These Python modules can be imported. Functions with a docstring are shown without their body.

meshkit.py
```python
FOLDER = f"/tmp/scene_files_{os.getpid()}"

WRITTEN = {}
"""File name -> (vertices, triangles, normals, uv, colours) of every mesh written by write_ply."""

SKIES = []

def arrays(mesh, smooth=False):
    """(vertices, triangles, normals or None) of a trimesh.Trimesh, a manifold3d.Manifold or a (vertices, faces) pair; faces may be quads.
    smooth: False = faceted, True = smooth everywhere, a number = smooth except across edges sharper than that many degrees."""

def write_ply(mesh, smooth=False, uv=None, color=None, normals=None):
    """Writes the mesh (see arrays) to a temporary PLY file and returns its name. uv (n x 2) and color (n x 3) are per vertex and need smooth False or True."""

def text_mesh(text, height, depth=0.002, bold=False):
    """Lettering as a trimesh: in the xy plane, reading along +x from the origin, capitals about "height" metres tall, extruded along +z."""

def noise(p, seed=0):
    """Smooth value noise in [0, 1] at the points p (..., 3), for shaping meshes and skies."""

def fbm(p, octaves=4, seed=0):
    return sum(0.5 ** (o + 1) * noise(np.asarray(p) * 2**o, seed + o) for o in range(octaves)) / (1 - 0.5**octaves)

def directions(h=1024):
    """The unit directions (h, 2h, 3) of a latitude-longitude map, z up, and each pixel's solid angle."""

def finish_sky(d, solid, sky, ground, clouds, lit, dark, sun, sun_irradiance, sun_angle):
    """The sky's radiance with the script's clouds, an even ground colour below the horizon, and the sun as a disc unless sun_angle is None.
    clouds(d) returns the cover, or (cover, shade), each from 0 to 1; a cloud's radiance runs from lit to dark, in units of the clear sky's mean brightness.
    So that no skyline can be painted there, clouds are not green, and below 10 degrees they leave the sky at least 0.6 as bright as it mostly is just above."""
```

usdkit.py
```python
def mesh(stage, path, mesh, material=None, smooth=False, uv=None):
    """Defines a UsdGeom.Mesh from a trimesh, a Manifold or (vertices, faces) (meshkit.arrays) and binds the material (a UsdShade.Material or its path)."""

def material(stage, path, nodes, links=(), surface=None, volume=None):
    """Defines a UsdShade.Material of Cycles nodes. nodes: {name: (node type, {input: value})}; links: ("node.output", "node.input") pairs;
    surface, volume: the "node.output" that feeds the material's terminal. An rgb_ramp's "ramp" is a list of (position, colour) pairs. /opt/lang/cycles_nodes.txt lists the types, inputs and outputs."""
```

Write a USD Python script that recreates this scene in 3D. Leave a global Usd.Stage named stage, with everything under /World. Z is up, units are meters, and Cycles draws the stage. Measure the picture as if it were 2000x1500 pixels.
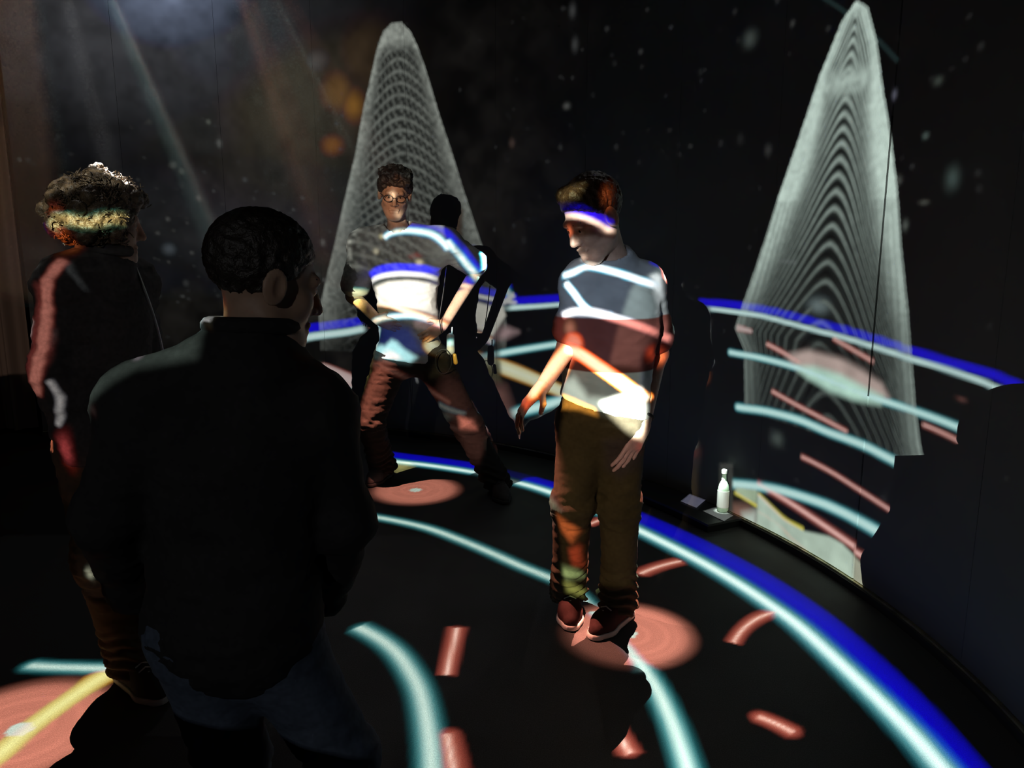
"""Immersive projection room: people standing inside a round dark room while projectors throw a star map on the curved wall and the floor."""
import math, random
import numpy as np, trimesh, usdkit, meshkit
from shapely.geometry import Polygon
from pxr import Usd, UsdGeom, UsdLux, UsdShade, Gf, Sdf, Vt

random.seed(7); rng = np.random.default_rng(7)
stage = Usd.Stage.CreateInMemory()
UsdGeom.Xform.Define(stage, '/World')

# ------------------------------------------------------------------ camera, lamps, exposure
CAM_Z, FOCAL_PX, PITCH = 1.58, 1610.0, math.atan(320 / 1610.0)
cam = UsdGeom.Camera.Define(stage, '/World/camera')
cam.CreateHorizontalApertureAttr(36.0)
cam.CreateFocalLengthAttr(36.0 * FOCAL_PX / 2000)
cam.CreateFStopAttr(0.0)
cam.CreateClippingRangeAttr((0.02, 100.0))
cam.CreateExposureAttr(0.0)
cam.AddTranslateOp().Set((0, 0, CAM_Z)); cam.AddRotateXOp().Set(90 - math.degrees(PITCH))
P1, I1 = np.array([-1.98, -4.0, 2.83]), 19000.0      # projector that throws the star map on the curved wall, behind the visitors
P2, I2 = np.array([-1.3, 3.62, 3.15]), 4500.0      # floor projectors, hung from the ceiling
P4, I4 = np.array([-1.72, 3.15, 3.15]), 4500.0
P3, I3 = np.array([0.85, 4.0, 3.2]), 4500.0
LAMP_K = 0.064                                     # radiance that one unit of lamp gives on white at one metre
HAZE_DENSITY = 0.005
BLACK_LEVEL = 0.0003                               # what a projector lets through where its picture is black

# ------------------------------------------------------------------ helpers
RC, RR = np.array([-2.13, 2.5]), 3.72              # the round wall: centre and radius
names = {}
def path_of(name, parent='/World'):
    n = names.get((parent, name), 0); names[(parent, name)] = n + 1
    return f'{parent}/{name}' + (f'_{n:03d}' if n else '')
def tag(prim, label=None, category=None, group=None, kind=None):
    p = prim.GetPrim() if hasattr(prim, 'GetPrim') else prim
    for k, v in (('label', label), ('category', category), ('group', group), ('kind', kind)):
        if v: p.SetCustomDataByKey(k, v)
    return p
def thing(name, label, category, loc=(0, 0, 0), group=None, kind=None):
    x = UsdGeom.Xform.Define(stage, path_of(name)); x.AddTranslateOp().Set(tuple(float(v) for v in loc))
    tag(x, label, category, group, kind)
    return str(x.GetPath()), np.array(loc, float)
def part(root, name, mesh, mat, smooth=True, label=None):
    """A mesh in world coordinates, made a child of the thing (path, base) or at top level."""
    parent, base = root if isinstance(root, tuple) else (root, np.zeros(3))
    v, f, n = meshkit.arrays(mesh, False)
    m = usdkit.mesh(stage, path_of(name, parent), (v - base, f), mat, smooth=smooth)
    if label: tag(m, label)
    return str(m.GetPath()), base
def mat(name, color, rough=0.6, spec=0.4, metallic=0.0, noise=None, bump=None, **more):
    nodes = {'p': ('principled_bsdf', {'base_color': color, 'roughness': rough, 'specular_ior_level': spec, 'metallic': metallic, **more})}
    links = []
    if noise:
        sc, amt = noise
        c = np.array(color)
        nodes |= {'g': ('geometry', {}), 'n': ('noise_texture', {'scale': sc, 'detail': 4.0}), 'r': ('rgb_ramp', {'ramp': [(.3, tuple(c * (1 - amt))), (.7, tuple(np.minimum(c * (1 + amt), 1)))]})}
        links += [('g.position', 'n.vector'), ('n.fac', 'r.fac'), ('r.color', 'p.base_color')]
    if bump:
        sc, dist = bump
        nodes |= {'g': ('geometry', {}), 'b': ('noise_texture', {'scale': sc, 'detail': 3.0}), 'u': ('bump', {'strength': 0.6, 'distance': dist})}
        links += [('g.position', 'b.vector'), ('b.fac', 'u.height'), ('u.normal', 'p.normal')]
    return usdkit.material(stage, '/World/Looks/' + name, nodes, links, surface='p.BSDF')
def unit(v): v = np.asarray(v, float); return v / np.linalg.norm(v)
def at(px, py, y):
    """The point at depth y that lies on the sight line of a picture point (used to read poses off the photograph)."""
    u, v = (px - 1000) / FOCAL_PX, (750 - py) / FOCAL_PX
    d = np.array([u, math.cos(PITCH) + v * math.sin(PITCH), -math.sin(PITCH) + v * math.cos(PITCH)])
    return d * (y / d[1]) + [0, 0, CAM_Z]
def on_floor(px, py, z=0.0):
    u, v = (px - 1000) / FOCAL_PX, (750 - py) / FOCAL_PX
    d = np.array([u, math.cos(PITCH) + v * math.sin(PITCH), -math.sin(PITCH) + v * math.cos(PITCH)])
    return d * ((z - CAM_Z) / d[2]) + [0, 0, CAM_Z]
def box(x0, x1, y0, y1, z0, z1):
    return trimesh.creation.box((x1 - x0, y1 - y0, z1 - z0)).apply_translation(((x0 + x1) / 2, (y0 + y1) / 2, (z0 + z1) / 2))
def tube(pts, r, n=8):
    pts = np.asarray(pts, float); r = np.broadcast_to(r, len(pts)); t = np.gradient(pts, axis=0)
    up = np.array([.3, .2, .93]); V = []
    for p, d, q in zip(pts, t, r):
        d = unit(d); a = unit(np.cross(d, up if abs(d @ up) < .95 else [1, 0, 0])); b = np.cross(d, a)
        k = np.linspace(0, 2 * np.pi, n, endpoint=False)
        V.append(p + q * (np.cos(k)[:, None] * a + np.sin(k)[:, None] * b))
    m = len(pts); V = np.vstack(V + [pts[:1], pts[-1:]]); F = []
    for i in range(m - 1):
        for j in range(n):
            a, b = i * n + j, i * n + (j + 1) % n
            F += [[a, b, b + n], [a, b + n, a + n]]
    for j in range(n):
        F += [[m * n, (j + 1) % n, j], [m * n + 1, (m - 1) * n + j, (m - 1) * n + (j + 1) % n]]
    return V, np.array(F)
def merge(*ms):
    V, F, n = [], [], 0
    for m in ms:
        v, f, _ = meshkit.arrays(m); V.append(v); F.append(f + n); n += len(v)
    return np.vstack(V), np.vstack(F)
def lathe(profile, c, n=28):
    pr = np.array(profile, float); k = np.linspace(0, 2 * np.pi, n, endpoint=False); m = len(pr)
    V = np.stack([pr[:, :1] * np.cos(k), pr[:, :1] * np.sin(k), np.repeat(pr[:, 1:], n, 1)], -1).reshape(-1, 3) + c
    F = [[i * n + j, i * n + (j + 1) % n, (i + 1) * n + (j + 1) % n, (i + 1) * n + j] for i in range(m - 1) for j in range(n)]
    return V, np.array(F)

# ------------------------------------------------------------------ room
screen = mat('screen_paint', (.105, .108, .108), .85, .2, noise=(2.2, .05), bump=(120, .0006))
black_cloth = mat('black_cloth', (.012, .012, .012), .9, .1)
black_paint = mat('black_paint', (.016, .016, .017), .55, .4)
FLOOR_RHO, WALL_RHO = .05, .107
floor_mat = usdkit.material(stage, '/World/Looks/dance_floor', {
    'g': ('geometry', {}), 'n': ('noise_texture', {'scale': 260.0, 'detail': 3.0, 'roughness': .7}), 'm': ('noise_texture', {'scale': 3.0, 'detail': 4.0}),
    'r': ('rgb_ramp', {'ramp': [(.3, (.03, .03, .03)), (.5, (.048, .048, .048)), (.72, (.078, .078, .078))]}),
    'mr': ('map_range', {'from_min': .3, 'from_max': .7, 'to_min': .5, 'to_max': .62}),
    'u': ('bump', {'strength': .35, 'distance': .0015}),
    'p': ('principled_bsdf', {'specular_ior_level': .2})},
    [('g.position', 'n.vector'), ('g.position', 'm.vector'), ('n.fac', 'r.fac'), ('r.color', 'p.base_color'), ('m.fac', 'mr.value'), ('mr.result', 'p.roughness'), ('n.fac', 'u.height'), ('u.normal', 'p.normal')], surface='p.BSDF')
f = part('/World', 'floor', box(-8, 5, -7, 9, -.08, 0), floor_mat, False); tag(stage.GetPrimAtPath(f[0]), 'dark grainy floor of the projection room', kind='structure')
f = part('/World', 'ceiling', box(-8, 5, -7, 9, 3.6, 3.7), black_paint, False); tag(stage.GetPrimAtPath(f[0]), 'black ceiling above the projection room', kind='structure')
for nm, b in (('wall_left', (-8.1, -8, -7, 9)), ('wall_right', (5, 5.1, -7, 9)), ('wall_rear', (-8, 5, -7.1, -7)), ('wall_front', (-8, 5, 9, 9.1))):
    f = part('/World', nm, box(*b, 0, 3.6), black_paint, False); tag(stage.GetPrimAtPath(f[0]), 'black outer wall of the hall around the round screen', kind='structure')
w = thing('wall_curved', 'tall curved grey projection wall of upright panels', None, kind='structure')
TOP, STEP, SEAM = 3.4, math.radians(10.9), math.radians(13.45)
def arc_slab(a0, a1, r0, r1, z0, z1, n=10):
    t = np.linspace(a0, a1, n + 1); V = []
    for r, z in ((r0, z0), (r1, z0), (r1, z1), (r0, z1)):
        V.append(np.stack([RC[0] + r * np.cos(t), RC[1] + r * np.sin(t), np.full(n + 1, z)], -1))
    V = np.vstack(V); m = n + 1; F = []
    for q in range(4):
        for i in range(n):
            a, b = q * m + i, ((q + 1) % 4) * m + i
            F += [[a, b, b + 1], [a, b + 1, a + 1]]
    for i, s in ((0, 1), (n, -1)):
        c = [q * m + i for q in range(4)]; F += [[c[0], c[2], c[1]][::s], [c[0], c[3], c[2]][::s]]
    return trimesh.Trimesh(V, np.array(F), process=False)
for k in range(-3, 9):
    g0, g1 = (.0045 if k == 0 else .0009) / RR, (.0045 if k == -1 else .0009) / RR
    part(w, 'panel', arc_slab(SEAM + k * STEP + g0, SEAM + (k + 1) * STEP - g1, RR, RR + .025, .045, TOP), screen, 40)
part(w, 'seam_gap', arc_slab(SEAM - .0042 / RR, SEAM + .0042 / RR, RR - .002, RR + .002, .86, 1.98, 2), black_cloth, 40, 'black strip over the seam between two panels, standing for its shade')  # black strip laid on the seam to paint in its shade
part(w, 'backing', arc_slab(SEAM - 3 * STEP, SEAM + 9 * STEP, RR + .05, RR + .07, 0, TOP, 60), black_cloth, 40)
b = thing('baseboard_curved', 'narrow black baseboard with a thin metal lip along the foot of the curved wall', None, kind='structure')
lip_metal = mat('worn_brass', (.55, .5, .32), .35, .5, 1.0, noise=(14, .5))
part(b, 'board', arc_slab(SEAM - 3 * STEP, SEAM + 9 * STEP, RR - .022, RR + .03, 0, .034, 80), black_paint, 40)
part(b, 'lip', arc_slab(SEAM - 3 * STEP, SEAM + 9 * STEP, RR - .012, RR + .012, .034, .042, 80), lip_metal, 40)
# folded curtain beyond the left end of the wall
t = np.linspace(0, 1, 160); cx, cy = -3.62 - 1.7 * t, 6.12 - .35 * t + .035 * np.sin(t * 60) + .015 * np.sin(t * 141)
V = np.vstack([np.stack([cx, cy + o, np.full_like(cx, z)], -1) for z, o in ((.02, 0), (3.4, 0), (3.4, .012), (.02, .012))]); n = len(t)
F = [[q * n + i, ((q + 1) % 4) * n + i, ((q + 1) % 4) * n + i + 1, q * n + i + 1] for q in range(4) for i in range(n - 1)]
curtain_cloth = mat('brown_curtain', (.16, .12, .1), .9, .1)
f = part('/World', 'curtain', (V, np.array(F)), curtain_cloth, True); tag(stage.GetPrimAtPath(f[0]), 'dim brown folded curtain at the left edge beyond the curved wall', 'curtain')

# ------------------------------------------------------------------ what the projectors show, in metres on the wall (arc length, height), on the floor, or on the upright plane where a visitor catches it
# canvas: W wall, F2 / F3 floor by projector, A B D E G upright planes
PLANES = {'A': (4.6, .36), 'B': (2.93, .3), 'D': (2.5, .2), 'E': (1.53, .05), 'G': (4.05, .6)}
STROKES=[('W','blue',1.0,[(2.089,1.141,0.022),(1.884,1.15,0.021),(1.66,1.149,0.021),(1.442,1.138,0.02),(1.23,1.124,0.019),(1.059,1.115,0.019),(0.893,1.104,0.018),(0.763,1.097,0.018),(0.637,1.088,0.018),(0.426,1.083,0.017),(0.254,1.082,0.017),(0.116,1.077,0.017),(-0.071,1.058,0.017)]),('W','wline',1.0,[(2.087,1.11,0.014),(1.881,1.115,0.014),(1.657,1.114,0.014),(1.438,1.1,0.014),(1.226,1.087,0.014),(1.055,1.08,0.014),(0.888,1.07,0.014),(0.758,1.063,0.014),(0.632,1.056,0.014),(0.421,1.052,0.013),(0.234,1.047,0.013),(0.013,1.027,0.012),(-0.079,1.02,0.012)]),('W','blue',1.0,[(5.467,0.723,0.042),(5.418,0.736,0.038),(5.254,0.778,0.035),(4.924,0.829,0.034),(4.757,0.853,0.034)]),('W','wline',1.0,[(5.471,0.649,0.043),(5.422,0.661,0.039),(5.257,0.712,0.035),(4.926,0.763,0.032),(4.759,0.804,0.03)]),('W','blue',1.0,[(3.976,1.001,0.032),(3.913,1.011,0.03),(3.575,1.046,0.027),(3.366,1.068,0.027),(3.145,1.091,0.026)]),('W','wline',1.0,[(3.977,0.95,0.025),(3.913,0.961,0.023),(3.575,1.001,0.021),(3.366,1.024,0.018),(3.145,1.052,0.016)]),('W','teal',1.0,[(1.847,0.901,0.025),(1.79,0.901,0.024),(1.64,0.904,0.024),(1.419,0.9,0.024),(1.204,0.884,0.025),(1.064,0.87,0.026),(0.861,0.859,0.025),(0.73,0.861,0.024),(0.572,0.862,0.023),(0.419,0.863,0.023),(0.263,0.861,0.023)]),('W','teal',1.0,[(1.768,0.622,0.03),(1.723,0.626,0.031),(1.543,0.645,0.03),(1.322,0.653,0.03),(1.107,0.643,0.03),(0.9,0.646,0.03),(0.731,0.638,0.031),(0.52,0.627,0.031)]),('W','teal',1.0,[(1.795,0.195,0.039),(1.698,0.218,0.038),(1.584,0.243,0.038),(1.433,0.271,0.037),(1.212,0.297,0.036),(1.068,0.309,0.038),(0.927,0.313,0.039),(0.788,0.313,0.041),(0.645,0.31,0.042)]),('W','teal',1.0,[(3.831,0.643,0.036),(3.575,0.704,0.034),(3.364,0.752,0.032),(3.12,0.806,0.03)]),('W','teal',1.0,[(3.814,0.17,0.051),(3.762,0.199,0.053),(3.575,0.268,0.055),(3.36,0.344,0.056),(3.105,0.433,0.057)]),('W','red',1.0,[(1.58,0.98,0.022),(1.479,0.958,0.022),(1.343,0.925,0.021)]),('W','red',1.0,[(1.128,1.068,0.02),(1.017,1.041,0.019),(0.864,1.008,0.019)]),('W','red',1.0,[(1.523,0.753,0.022),(1.329,0.718,0.021),(1.148,0.695,0.021),(0.993,0.677,0.02)]),('W','red',1.0,[(1.283,0.482,0.022),(1.087,0.47,0.021),(0.874,0.447,0.021),(0.629,0.427,0.02)]),('W','red',1.0,[(0.526,0.823,0.017),(0.382,0.819,0.016),(0.242,0.81,0.016)]),('W','red',1.15,[(1.585,0.257,0.033),(1.354,0.235,0.034),(1.13,0.211,0.035),(0.879,0.19,0.036)]),('W','red',1.15,[(0.87,0.17,0.031),(0.768,0.17,0.034),(0.643,0.161,0.037)]),('W','red',1.0,[(3.836,0.144,0.048),(3.749,0.119,0.043),(3.575,0.096,0.038),(3.402,0.076,0.034)]),('W','pink',1.0,[(5.145,0.491,0.037),(5.064,0.451,0.056),(4.942,0.397,0.068),(4.734,0.329,0.074)]),('W','teal',0.7,[(5.018,0.362,0.041),(4.904,0.308,0.042)]),('W','yel',1.0,[(3.896,0.637,0.065),(3.789,0.61,0.066),(3.575,0.57,0.067),(3.319,0.514,0.059),(3.042,0.449,0.051)]),('W','pink',1.0,[(1.8,1.036,0.024),(1.695,1.029,0.013)]),('W','yedge',1.0,[(1.749,0.16,0.016),(1.661,0.15,0.016),(1.583,0.139,0.016)]),('W','yedge',1.0,[(1.576,0.202,0.024),(1.481,0.167,0.023),(1.344,0.134,0.021),(1.239,0.135,0.02)]),('W','yedge',0.8,[(1.565,0.112,0.028),(1.417,0.095,0.029),(1.299,0.058,0.029),(1.204,0.043,0.028)]),('W','dimteal',1.0,[(1.353,2.523,0.01),(1.246,2.458,0.01),(1.08,2.345,0.01),(0.875,2.185,0.01)]),('W','grayline',1.0,[(1.615,1.389,0.007),(1.424,1.388,0.007)]),('F3','blueF',1.0,[(-0.91,5.491,0.085),(-0.728,5.405,0.085),(-0.542,5.329,0.085),(-0.359,5.241,0.085),(-0.185,5.138,0.085)]),('F3','wlineF',1.0,[(-0.947,5.397,0.085),(-0.777,5.298,0.085),(-0.595,5.228,0.085),(-0.416,5.147,0.085),(-0.241,5.056,0.085)]),('F3','blueF',0.12,[(-0.185,5.138,0.085),(-0.042,5.028,0.085),(0.095,4.91,0.085)]),('F3','wlineF',0.12,[(-0.241,5.056,0.085),(-0.099,4.953,0.085),(0.037,4.842,0.085)]),('F3','blueF',1.0,[(0.095,4.91,0.085),(0.24,4.771,0.085),(0.378,4.626,0.085),(0.508,4.473,0.085),(0.63,4.314,0.085),(0.741,4.148,0.085),(0.847,3.978,0.085),(0.946,3.805,0.085),(1.037,3.626,0.085),(1.119,3.443,0.085),(1.186,3.253,0.085),(1.24,3.06,0.085),(1.276,2.862,0.085),(1.303,2.663,0.085),(1.321,2.463,0.085),(1.329,2.263,0.085),(1.325,2.062,0.085),(1.308,1.862,0.085),(1.281,1.664,0.085),(1.243,1.467,0.085)]),('F3','wlineF',1.0,[(0.037,4.842,0.085),(0.182,4.71,0.085),(0.31,4.561,0.085),(0.429,4.406,0.085),(0.539,4.247,0.085),(0.641,4.082,0.085),(0.741,3.917,0.085),(0.837,3.75,0.085),(0.926,3.578,0.085),(1.006,3.401,0.085),(1.076,3.22,0.085),(1.136,3.034,0.085),(1.175,2.843,0.085),(1.208,2.651,0.085),(1.238,2.457,0.085),(1.259,2.262,0.085),(1.266,2.065,0.085),(1.254,1.868,0.085),(1.228,1.672,0.085),(1.19,1.479,0.085)]),('F2','tealF',1.0,[(-0.961,4.325,0.065),(-0.736,4.245,0.065),(-0.456,4.093,0.065),(-0.258,3.917,0.065),(-0.099,3.754,0.065),(0.048,3.592,0.065),(0.151,3.491,0.065),(0.248,3.384,0.065),(0.337,3.143,0.065)]),('F3','tealF',1.0,[(0.337,3.143,0.065),(0.42,2.891,0.065),(0.476,2.691,0.065),(0.502,2.529,0.065),(0.515,2.33,0.065),(0.517,2.181,0.065),(0.499,2.026,0.065)]),('F2','tealF',0.22,[(0.337,3.143,0.065),(0.42,2.891,0.065),(0.476,2.691,0.065)]),('F4','tealF',1.0,[(-0.608,3.012,0.072),(-0.501,2.911,0.072),(-0.429,2.815,0.072),(-0.366,2.691,0.072),(-0.315,2.56,0.072),(-0.268,2.357,0.072),(-0.242,2.204,0.072),(-0.22,2.026,0.072)]),('F4','tealF',1.0,[(-1.741,2.725,0.06),(-1.681,2.718,0.06),(-1.567,2.711,0.06),(-1.444,2.705,0.06),(-1.3,2.691,0.06)]),('F4','yelF',1.0,[(-1.566,2.157,0.076),(-1.546,2.224,0.068),(-1.533,2.336,0.065),(-1.51,2.44,0.066),(-1.474,2.566,0.066),(-1.445,2.65,0.068),(-1.389,2.725,0.066)]),('F2','redF',1.0,[(-0.217,3.008,0.05),(-0.224,2.853,0.047),(-0.232,2.664,0.045)]),('F3','redF',1.0,[(0.305,2.423,0.046),(0.33,2.33,0.048),(0.356,2.224,0.049)]),('F3','redF',1.0,[(0.8,2.412,0.046),(0.84,2.379,0.048),(0.883,2.33,0.049)]),('F3','redF',1.0,[(0.844,2.891,0.041),(0.922,3.012,0.043),(1.008,3.098,0.05),(1.11,3.156,0.048)]),('F3','redF',1.0,[(0.588,3.518,0.057),(0.678,3.592,0.058),(0.793,3.656,0.057)]),('F3','redF',1.0,[(0.401,4.13,0.051),(0.483,4.214,0.052)]),('F4','redF',1.0,[(-0.205,2.32,0.055),(-0.185,2.216,0.06),(-0.153,2.026,0.063)]),('F4','redF',1.0,[(-1.219,2.336,0.048),(-1.216,2.229,0.056),(-1.186,2.09,0.062)]),('W','teal',0.6,[(-0.015,0.259,0.053),(-0.094,0.229,0.054),(-0.173,0.188,0.055),(-0.269,0.135,0.056)]),('B','yedge',1.0,[(0.432,0.822,0.015),(0.47,0.796,0.015),(0.474,0.902,0.015),(0.461,0.969,0.015)]),('B','blueB',1.0,[(0.169,1.615,0.016),(0.205,1.608,0.016),(0.267,1.597,0.016),(0.312,1.576,0.016),(0.358,1.554,0.016)]),('B','whiteB',1.0,[(0.169,1.59,0.01),(0.214,1.585,0.01),(0.259,1.576,0.01),(0.304,1.561,0.01),(0.336,1.545,0.01)]),('B','tealB',1.6,[(0.181,1.39,0.014),(0.217,1.396,0.014),(0.271,1.417,0.013),(0.361,1.399,0.013),(0.434,1.378,0.015),(0.498,1.358,0.016)]),('B','tealB',1.6,[(0.196,1.356,0.014),(0.227,1.322,0.014),(0.264,1.276,0.013),(0.301,1.254,0.011),(0.365,1.243,0.009)]),('B','whiteB',1.6,[(0.183,1.249,0.015),(0.237,1.258,0.015),(0.292,1.254,0.016),(0.384,1.229,0.017),(0.476,1.199,0.018),(0.547,1.173,0.018)]),('B','yelB',4.0,[(0.199,1.125,0.024),(0.239,1.11,0.025),(0.305,1.069,0.026),(0.389,1.011,0.027),(0.48,0.941,0.028)]),('B','yelB',1.0,[(0.23,1.157,0.041),(0.193,1.11,0.04),(0.157,1.054,0.039),(0.121,0.998,0.038),(0.093,0.96,0.038)]),('A','tealA',1.0,[(-0.709,1.492,0.022),(-0.66,1.519,0.025),(-0.576,1.53,0.029),(-0.478,1.519,0.032),(-0.405,1.481,0.031),(-0.361,1.428,0.028)]),('A','blueA',0.6,[(-0.589,1.558,0.017),(-0.477,1.558,0.019),(-0.388,1.53,0.021),(-0.324,1.47,0.023),(-0.254,1.372,0.024),(-0.213,1.302,0.026)]),('A','tealA',1.0,[(-0.36,1.47,0.028),(-0.316,1.408,0.032),(-0.269,1.338,0.036),(-0.213,1.26,0.04)]),('A','blueA',0.25,[(-0.882,1.223,0.022),(-0.81,1.24,0.022)]),('A','blueA',1.0,[(-0.8,1.285,0.025),(-0.737,1.307,0.025),(-0.652,1.319,0.025),(-0.51,1.316,0.025),(-0.425,1.302,0.025),(-0.341,1.282,0.025),(-0.171,1.245,0.026)]),('A','whiteA',1.0,[(-0.802,1.248,0.017),(-0.738,1.271,0.017),(-0.596,1.285,0.017),(-0.483,1.279,0.017),(-0.426,1.265,0.017),(-0.341,1.245,0.017),(-0.171,1.211,0.017)]),('A','yelA',1.0,[(-0.886,1.112,0.02),(-0.8,1.132,0.019),(-0.686,1.115,0.018),(-0.601,1.086,0.019),(-0.487,1.046,0.023),(-0.345,0.988,0.026)]),('A','tealA',1.0,[(-0.81,0.988,0.023),(-0.76,1.023,0.023),(-0.674,1.049,0.024),(-0.573,1.054,0.024),(-0.473,1.034,0.025),(-0.388,1.0,0.026),(-0.331,0.974,0.026)]),('A','tealA',0.7,[(-0.804,0.843,0.017),(-0.784,0.93,0.017),(-0.762,0.988,0.017)]),('A','redA',3.0,[(-0.897,0.813,0.036),(-0.811,0.79,0.034),(-0.697,0.749,0.032),(-0.582,0.681,0.03)]),('A','redA',3.0,[(-0.559,0.672,0.033),(-0.467,0.621,0.031),(-0.351,0.555,0.03)]),('A','tealA',1.0,[(-0.424,0.546,0.03),(-0.352,0.516,0.024),(-0.264,0.492,0.018)]),('A','whiteA',1.0,[(-0.185,1.26,0.023),(-0.256,1.217,0.023)]),('D','curl',1.3,[(-1.372,1.565,0.026),(-1.325,1.577,0.026),(-1.25,1.568,0.026),(-1.172,1.589,0.026),(-1.089,1.583,0.026)]),('D','redD',1.0,[(-1.341,1.456,0.024),(-1.362,1.406,0.025),(-1.379,1.336,0.027),(-1.39,1.258,0.028),(-1.41,1.163,0.03),(-1.441,1.051,0.031)]),('D','grayline',0.6,[(-1.327,1.447,0.016),(-1.304,1.417,0.01),(-1.277,1.37,0.005)]),('D','whiteD',0.45,[(-1.381,1.083,0.013),(-1.368,1.018,0.013),(-1.385,0.953,0.013)]),('D','redD',0.6,[(-1.185,1.414,0.01),(-1.162,1.36,0.01)]),('D','whiteD',0.5,[(-1.164,1.336,0.005),(-1.138,1.25,0.005)]),('E','whiteB',1.0,[(-0.592,1.398,0.003),(-0.572,1.4,0.003),(-0.553,1.398,0.003)]),('E','whiteB',1.0,[(-0.56,1.445,0.003),(-0.557,1.423,0.003)])]  # weak ring pieces imitate the leg shadow of the man in glasses
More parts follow.
